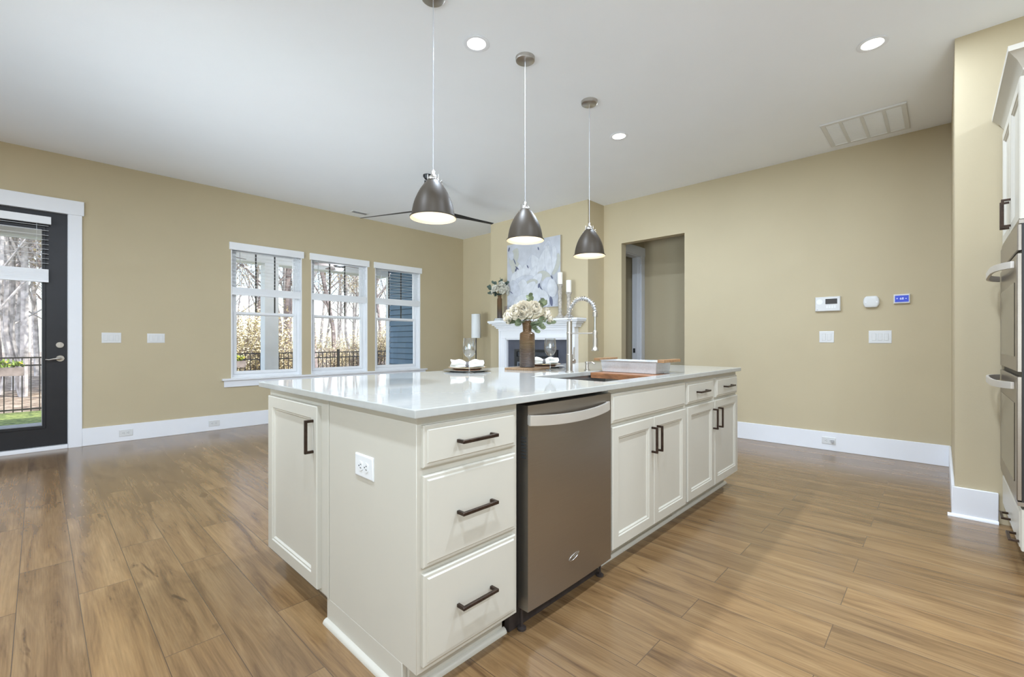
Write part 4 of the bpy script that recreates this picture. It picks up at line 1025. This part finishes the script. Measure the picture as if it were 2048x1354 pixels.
# floor lamp
t = thing('floor_lamp', 'slim floor lamp with white drum shade in the corner left of the fireplace', 'floor lamp', (5.25, 5.87, 0), local=True)
MB().lathe([(0, 0), (.13, 0), (.13, .015), (.012, .022), (0, .022)], n=32).build('base', 'black_metal', t, smooth=True, autosm=40)
MB().tube([(0, 0, .02), (0, 0, 1.24)], .009, 10).build('pole', 'black_metal', t, smooth=True)
MB().lathe([(.079, 1.17), (.082, 1.17), (.079, 1.585), (.076, 1.585), (.079, 1.17)], n=32).build('lamp_shade', 'lamp_shade_fabric', t, smooth=True, autosm=50)

# ------------------------------------------------------------------ oven tower at the right edge
YT = -.285; TX0, TX1 = 3.19, 4.03
t = thing('oven_cabinet', 'tall white cabinet that holds the wall ovens at the right edge', 'cabinet', (3.61, -.55, 0))
b = MB(); yb0 = -.88
b.box((TX0, yb0, .105), (TX0+.019, YT-.032, 2.38)); b.box((TX1-.019, yb0, .105), (TX1, YT-.032, 2.38)); b.box((TX0, YT-.032, .105), (TX0+.019, YT-.002, .333)); b.box((TX0, YT-.032, 1.69), (TX0+.019, YT-.002, 2.38)); b.box((TX1-.019, YT-.032, .105), (TX1, YT-.002, .333)); b.box((TX1-.019, YT-.032, 1.69), (TX1, YT-.002, 2.38)); b.box((TX0+.019, yb0, .105), (TX1-.019, yb0+.012, 2.38))
b.box((TX0+.019, yb0+.012, .105), (TX1-.019, YT-.002, .123)); b.box((TX0+.019, yb0+.012, .30), (TX1-.019, YT-.002, .335)); b.box((TX0+.019, yb0+.012, 1.70), (TX1-.019, YT-.002, 1.72)); b.box((TX0+.019, yb0+.012, 2.36), (TX1-.019, YT-.002, 2.38))
b.box((TX0+.019, -.36, 0), (TX1-.0, -.342, .105))
b.build('body', 'cabinet_paint', t)
b = MB(); cr = [(2.372, .004), (2.385, .016), (2.392, .018), (2.425, .045), (2.452, .082), (2.456, .092), (2.48, .094)]
vs = []; fs = []
for z, e in cr: vs += [(TX0-e, yb0, z), (TX1, yb0, z), (TX1, YT+e*.68, z), (TX0-e, YT+e*.68, z)]
for k in range(len(cr)-1):
    for q in range(4): A = k*4+q; B = k*4+(q+1) % 4; fs.append((A, B, B+4, A+4))
fs += [(3, 2, 1, 0), tuple(range(len(cr)*4-4, len(cr)*4))]
b.add(vs, fs).build('crown_moulding', 'cabinet_paint', t, smooth=True, autosm=20)
for x0, x1, hx in ((TX0+.004, 3.607, 3.57), (3.613, TX1-.004, 3.645)):
    d = MB().rings((x1, YT, 1.692), -X_, Z_, Y_, x1-x0, .672, door_prof(.020, .05)).build('door', 'cabinet_paint', t, smooth=True, autosm=25)
    pull(d, (hx, YT+.020, 1.80), Z_, Y_, .15)
d = MB().rings((TX1-.004, YT, .125), -X_, Z_, Y_, TX1-TX0-.008, .195, slab_prof()).build('drawer', 'cabinet_paint', t, smooth=True, autosm=25)
for hx in (3.63, 3.27): pull(d, (hx, YT+.020, .165), X_, Y_, .13)
t = thing('double_wall_oven', 'stainless steel and black double wall oven in the tall cabinet', 'oven', (3.61, -.55, .336))
b = MB(); b.box((TX0+.022, -.85, .337), (TX1-.022, YT-.032, 1.688)); b.box((TX0+.001, YT-.031, .337), (TX1-.001, YT+.012, 1.688)); b.build('housing', 'black_plastic', t)
MB().box((TX0-.001, YT-.02, .337), (TX1, YT+.026, .356)).build('lower_trim', 'brushed_steel', t); MB().box((TX0-.001, YT-.02, 1.670), (TX1, YT+.022, 1.688)).build('upper_trim', 'brushed_steel', t)
b = MB(); b.rings((TX1-.006, YT+.013, 1.545), -X_, Z_, Y_, TX1-TX0-.012, .122, [(0, 0), (0, .010), (.004, .014), (.012, .014)]).build('control_panel', 'brushed_steel', t, smooth=True, autosm=30)
for zb, zt_, lab in ((.97, 1.53, 'upper'), (.362, .945, 'lower')):
    dr = MB().rings((TX1-.006, YT+.013, zb), -X_, Z_, Y_, TX1-TX0-.012, zt_-zb, [(0, 0), (0, .012), (.003, .016), (.07, .016), (.072, .015)]).build('oven_door', 'brushed_steel', t, smooth=True, autosm=30)
    MB().box((TX0+.09, YT+.027, zb+.07), (TX1-.09, YT+.0305, zt_-.13)).build('window', 'oven_glass', dr)
    hb = MB(); vs = []; fs = []; n = 16; zc = zt_-.045; xa, xb = TX0+.06, TX1-.06
    for i in range(n+1):
        u = i/n; x = xa+(xb-xa)*u; bow = .060*(1-(2*u-1)**4)**.9+.004
        for dy, dz in ((0, -.017), (0, .017), (.012, .017), (.012, -.017)): vs.append((x, YT+.040+bow+dy-.012, zc+dz))
    for i in range(n):
        for q in range(4): A = i*4+q; B = i*4+(q+1) % 4; fs.append((A, B, B+4, A+4))
    fs += [(3, 2, 1, 0), (n*4, n*4+1, n*4+2, n*4+3)]; hb.add(vs, fs)
    hb.build('handle', 'satin_nickel', dr, bevel=.003)

# ------------------------------------------------------------------ outside: porch
struct(MB().box((-6, 6.75, -.28), (5.7, 9.75, -.10)).build('floor_porch', 'concrete'))
struct(MB().box((-6, 6.75, 2.80), (5.7, 9.55, 2.90)).build('ceiling_porch', 'soffit'))
struct(MB().box((-6, 9.45, 2.62), (5.7, 9.75, 2.95)).build('trim_7', 'column_white'))
for i, x in enumerate((3.14, -1.6)):
    t = thing('porch_column', 'square white porch column outside the leftmost window' if i == 0 else 'square white porch column beyond the black door', 'column', (x, 9.6, -.10))
    MB().box((x-.125, 9.475, -.10), (x+.125, 9.725, 2.62)).build('shaft', 'column_white', t)
    b = MB().box((x-.15, 9.45, -.10), (x+.15, 9.75, .08)); b.build('plinth', 'column_white', t, bevel=.005)
# projecting wing with blue lap siding
b = MB(); n = 26
for i in range(n):
    z = -.3+i*.125; g_ = .018
    b.add([(5.695, 6.76, z+g_), (5.695, 9.42, z+g_), (5.715, 9.42, z+.125), (5.715, 6.76, z+.125), (5.75, 6.76, z+g_), (5.75, 9.42, z+g_), (5.75, 9.42, z+.125), (5.75, 6.76, z+.125)],
          [(0, 1, 2, 3), (0, 4, 5, 1), (3, 2, 6, 7), (0, 3, 7, 4), (1, 5, 6, 2)])
    b.box((5.738, 6.76, z), (5.75, 9.42, z+g_))
wg_ = b.build('wall_siding', 'siding_blue'); struct(wg_)
struct(MB().box((5.69, 9.42, -.3), (5.80, 9.56, 2.62)).build('trim_6', 'column_white'))
struct(MB().box((5.75, 6.76, -.3), (9.5, 9.42, 3.0)).build('wall_wing', 'siding_blue'))
# porch fans
def porch_fan(x, y, z, rot, lab):
    t = thing('porch_fan', lab, 'ceiling fan', (x, y, z), 'dark porch fans', local=True)
    MB().tube([(0, 0, .03), (0, 0, 2.8-z)], .012, 8).build('downrod', 'fan_black', t)
    MB().lathe([(0, -.06), (.06, -.055), (.11, -.02), (.11, .03), (.05, .06), (0, .06)], n=24).build('motor_housing', 'fan_black', t, smooth=True)
    MB().lathe([(0, -.115), (.05, -.105), (.075, -.08), (.08, -.056), (0, -.056)], n=20).build('light_globe', 'ceramic_white', t, smooth=True)
    for k in range(5):
        a = radians(rot+72*k); m = MB().obox((.40, 0, 0), (.30, 0, 0), (0, .065, .012), (0, 0, .005)); m.xform(Matrix.Rotation(a, 4, 'Z')); m.build('blade', 'bark_dark', t)
def porch_fill(x, y, z):  # added fill light below each fan, brightens the column and siding
    L_ = bpy.data.lights.new('porch_fill_light', 'POINT'); L_.energy = 30; L_.shadow_soft_size = .12; L_.color = (.85, .93, 1)
    lo = bpy.data.objects.new('porch_fill_light', L_); COL.objects.link(lo); lo.location = (x, y, z)
porch_fill(3.95, 8.3, 2.30); porch_fill(1.75, 8.2, 2.25)
porch_fan(3.95, 8.3, 2.56, 10, 'dark porch ceiling fan seen through the middle window')
porch_fan(1.75, 8.2, 2.50, 27, 'dark porch ceiling fan seen through the leftmost window')

# ------------------------------------------------------------------ outside: yard
tag(MB().box((-8, 9.76, -.5), (14, 13.3, -.30)).build('lawn', 'lawn'), 'green lawn between the porch and the black fence', 'lawn', kind='stuff')
vs = []; fs = []; nx, ny = 30, 24
for j in range(ny+1):
    for i in range(nx+1):
        x = -25+i*3.2; y = 13.3+j*3.0; vs.append((x, y, -.30+.16*noise.noise(Vector((x*.3, y*.3, 0)))*min(1, j)+.0*j))
for j in range(ny):
    for i in range(nx): a = j*(nx+1)+i; fs.append((a, a+1, a+nx+2, a+nx+1))
g = MB().add(vs, fs).build('leaf_litter', 'leaf_ground', smooth=True, autosm=180); tag(g, 'leaf covered woodland ground beyond the black fence', 'ground', kind='stuff')
FYc = 13.0
t = thing('fence', 'black metal picket fence across the yard beyond the porch', 'fence', (4, FYc, -.3))
FX0, FX1 = -2.704, 12.4
b = MB()
for z in (-.22, .64, .79): b.box((FX0, FYc-.014, z-.014), (FX1, FYc+.014, z+.014))
b.build('rail', 'fence_black', t)
i = 0; x = FX0
while x < FX1:
    if i % 15 == 0: MB().box((x-.03, FYc-.03, -.3), (x+.03, FYc+.03, .88)).build('post', 'fence_black', t)
    i += 1; x += .118
pk = MB(); i = 0; x = FX0; cnt = 0
while x < FX1:
    if i % 15:
        if .0 < x < 9.6 and cnt < 95: MB().box((x-.008, FYc-.008, -.27), (x+.008, FYc+.008, .80)).build('picket', 'fence_black', t); cnt += 1
        else: pk.box((x-.008, FYc-.008, -.27), (x+.008, FYc+.008, .80))
    i += 1; x += .118
o = pk.build('picket', 'fence_black', t); o['kind'] = 'stuff'
def planter(x, lab):
    t = thing('flower_box', lab, 'planter', (x, FYc-.12, .45), 'flower boxes on the fence', local=True)
    MB().prism([(-.07, 0), (.07, 0), (.09, .16), (-.09, .16)], (-.32, 0, 0), Y_, Z_, X_, .64).build('box', 'bark_dark', t)
    rnd = random.Random(int(x*10)); lf = MB(); fl = MB()
    for i in range(90):
        p = (rnd.uniform(-.30, .30), rnd.uniform(-.07, .07), .16+rnd.uniform(-.01, .10)); leafm(lf, p, (rnd.uniform(-1, 1), rnd.uniform(-1, 1), .8), (0, 0, 1), .07, .016)
    for i in range(26):
        p = (rnd.uniform(-.30, .30), rnd.uniform(-.08, .07), .20+rnd.uniform(0, .08)); fl.lathe([(0, -.01), (.022, 0), (0, .012)], p, 7)
    lf.build('foliage', 'leaf_green', t); fl.build('blossoms', 'flower_yellow', t)
planter(-.52, 'dark flower box with yellow blooms on the fence seen through the black door')
planter(3.31, 'dark flower box with yellow blooms on the fence seen through the leftmost window')

# trees: recursive bare branches
def tree_mesh(seed, h=9., r=.13, depth=5, leafy=False):
    rnd = random.Random(seed); mb = MB(); lf = MB()
    def grow(p, d, L, r, lv):
        pts = [p]; rs = [r]; q = p; n = 4 if lv < 2 else 3
        for i in range(n):
            d = (d+Vector((rnd.gauss(0, .10+.05*lv), rnd.gauss(0, .10+.05*lv), rnd.gauss(.03, .06)))).normalized(); q = q+d*(L/n); pts.append(q); rs.append(r*(1-.45*(i+1)/n))
        mb.tube(pts, rs, 6 if lv == 0 else (4 if lv < 3 else 3), cap=False)
        if leafy and lv >= depth-1:
            for k in range(4):
                c = Vector(rnd.choice(pts))+Vector((rnd.gauss(0, .12), rnd.gauss(0, .12), rnd.gauss(0, .12))); a = rnd.uniform(0, 6.28); e1 = Vector((cos(a), sin(a), rnd.uniform(-.6, .6)))*.04; e2 = Vector((-sin(a), cos(a), rnd.uniform(-.6, .6)))*.028
                lf.add([c-e1, c-e2, c+e1, c+e2], [(0, 1, 2, 3)])
        if lv >= depth: return
        k = 7 if lv == 0 else (4 if lv < 3 else 3)
        for i in range(k):
            u = (.30+.70*(i+rnd.random()*.6)/k) if lv == 0 else (.25+.75*(i+rnd.random())/k); u = min(.98, u)
            fi = u*n; ii = int(fi); pp = Vector(pts[ii]).lerp(Vector(pts[min(ii+1, n)]), fi-ii); az = rnd.uniform(0, 2*pi)
            sd = Vector((cos(az), sin(az), 0)); nd = (d*rnd.uniform(.5, .9)+sd*rnd.uniform(.6, 1.0)+Vector((0, 0, .15))).normalized()
            grow(pp, nd, L*rnd.uniform(.38, .62)*(1.1-.3*u if lv == 0 else 1), r*(1-.5*u)*.48, lv+1)
    grow(Vector((0, 0, -.2)), Vector((rnd.gauss(0, .04), rnd.gauss(0, .04), 1)), h, r, 0)
    return mb, lf
protos = []
for k in range(5):
    mb, lf = tree_mesh(40+k, h=(9, 8, 10, 7.5, 9)[k], r=(.10, .075, .115, .07, .08)[k], depth=5, leafy=(k in (1, 3)))
    t = thing('bare_tree', '', 'tree', (0, 0, 0), local=True)
    mb.build('trunk_and_branches', 'bark' if k != 2 else 'bark_dark', t, keepn=True)
    if lf.v: lf.build('leaves', 'leaf_yellow', t, keepn=True)
    protos.append(t)
rt = random.Random(5); used = [False]*5
tlabs = ['tall grey bare tree standing in the woods beyond the fence', 'pale tree with a few yellow leaves beyond the fence', 'dark trunked bare tree standing in the woods beyond the fence', 'small tree with yellow leaves beyond the fence', 'slender grey bare tree beyond the fence']
N = 110
for i in range(N):
    y = 15.2+30*(i/N)**1.25; sl = rt.uniform(-.10, .78) if i % 4 else rt.uniform(-.10, .10); x = sl*y+rt.uniform(-.6, .6); k = rt.choice((0, 1, 2, 3, 4)) 
    if not used[k]: t = protos[k]; used[k] = True
    else: t = copy_tree(protos[k])
    t.location = (x, y, -.3); t.rotation_euler = (0, 0, rt.uniform(0, 6.28)); s = rt.uniform(.8, 1.15); t.scale = (s, s, s)
    t['label'] = tlabs[k]; t['group'] = 'woods: '+tlabs[k]
# undergrowth shrubs with autumn leaves
def shrub_mesh(seed):
    rnd = random.Random(seed); st = MB(); lf = MB()
    for i in range(26):
        a = rnd.uniform(0, 6.28); ll = rnd.uniform(.8, 1.7); tp = Vector((cos(a)*rnd.uniform(.2, .9), sin(a)*rnd.uniform(.2, .9), ll)); md = tp*.5+Vector((rnd.gauss(0, .08), rnd.gauss(0, .08), .05))
        st.tube([(0, 0, -.15), tuple(md), tuple(tp)], [.012, .008, .003], 3, cap=False)
        for k in range(75):
            u = rnd.uniform(.3, 1.05); c = (tp*u)+Vector((rnd.gauss(0, .10), rnd.gauss(0, .10), rnd.gauss(0, .10))); b_ = rnd.uniform(0, 6.28)
            e1 = Vector((cos(b_), sin(b_), rnd.uniform(-.7, .7)))*.026; e2 = Vector((-sin(b_), cos(b_), rnd.uniform(-.7, .7)))*.019
            lf.add([c-e1, c-e2, c+e1, c+e2], [(0, 1, 2, 3)])
    return st, lf
sh = []
for k in range(3):
    st, lf = shrub_mesh(70+k); t = thing('shrub', '', 'shrub', local=True); st.build('stems', 'bark_dark', t, keepn=True); lf.build('leaves', 'leaf_yellow', t, keepn=True); sh.append(t)
rt = random.Random(11); used = [False]*3
for i in range(34):
    y = rt.uniform(14.0, 24); sl = rt.uniform(.14, .72); x = sl*y; k = i % 3
    if not used[k]: t = sh[k]; used[k] = True
    else: t = copy_tree(sh[k])
    t.location = (x, y, -.3); t.rotation_euler = (0, 0, rt.uniform(0, 6.28)); s = rt.uniform(.7, 1.5); t.scale = (s, s, s*rt.uniform(.8, 1.1))
    t['label'] = 'yellow leaved shrub in the undergrowth beyond the fence'; t['group'] = 'yellow shrubs in the undergrowth'
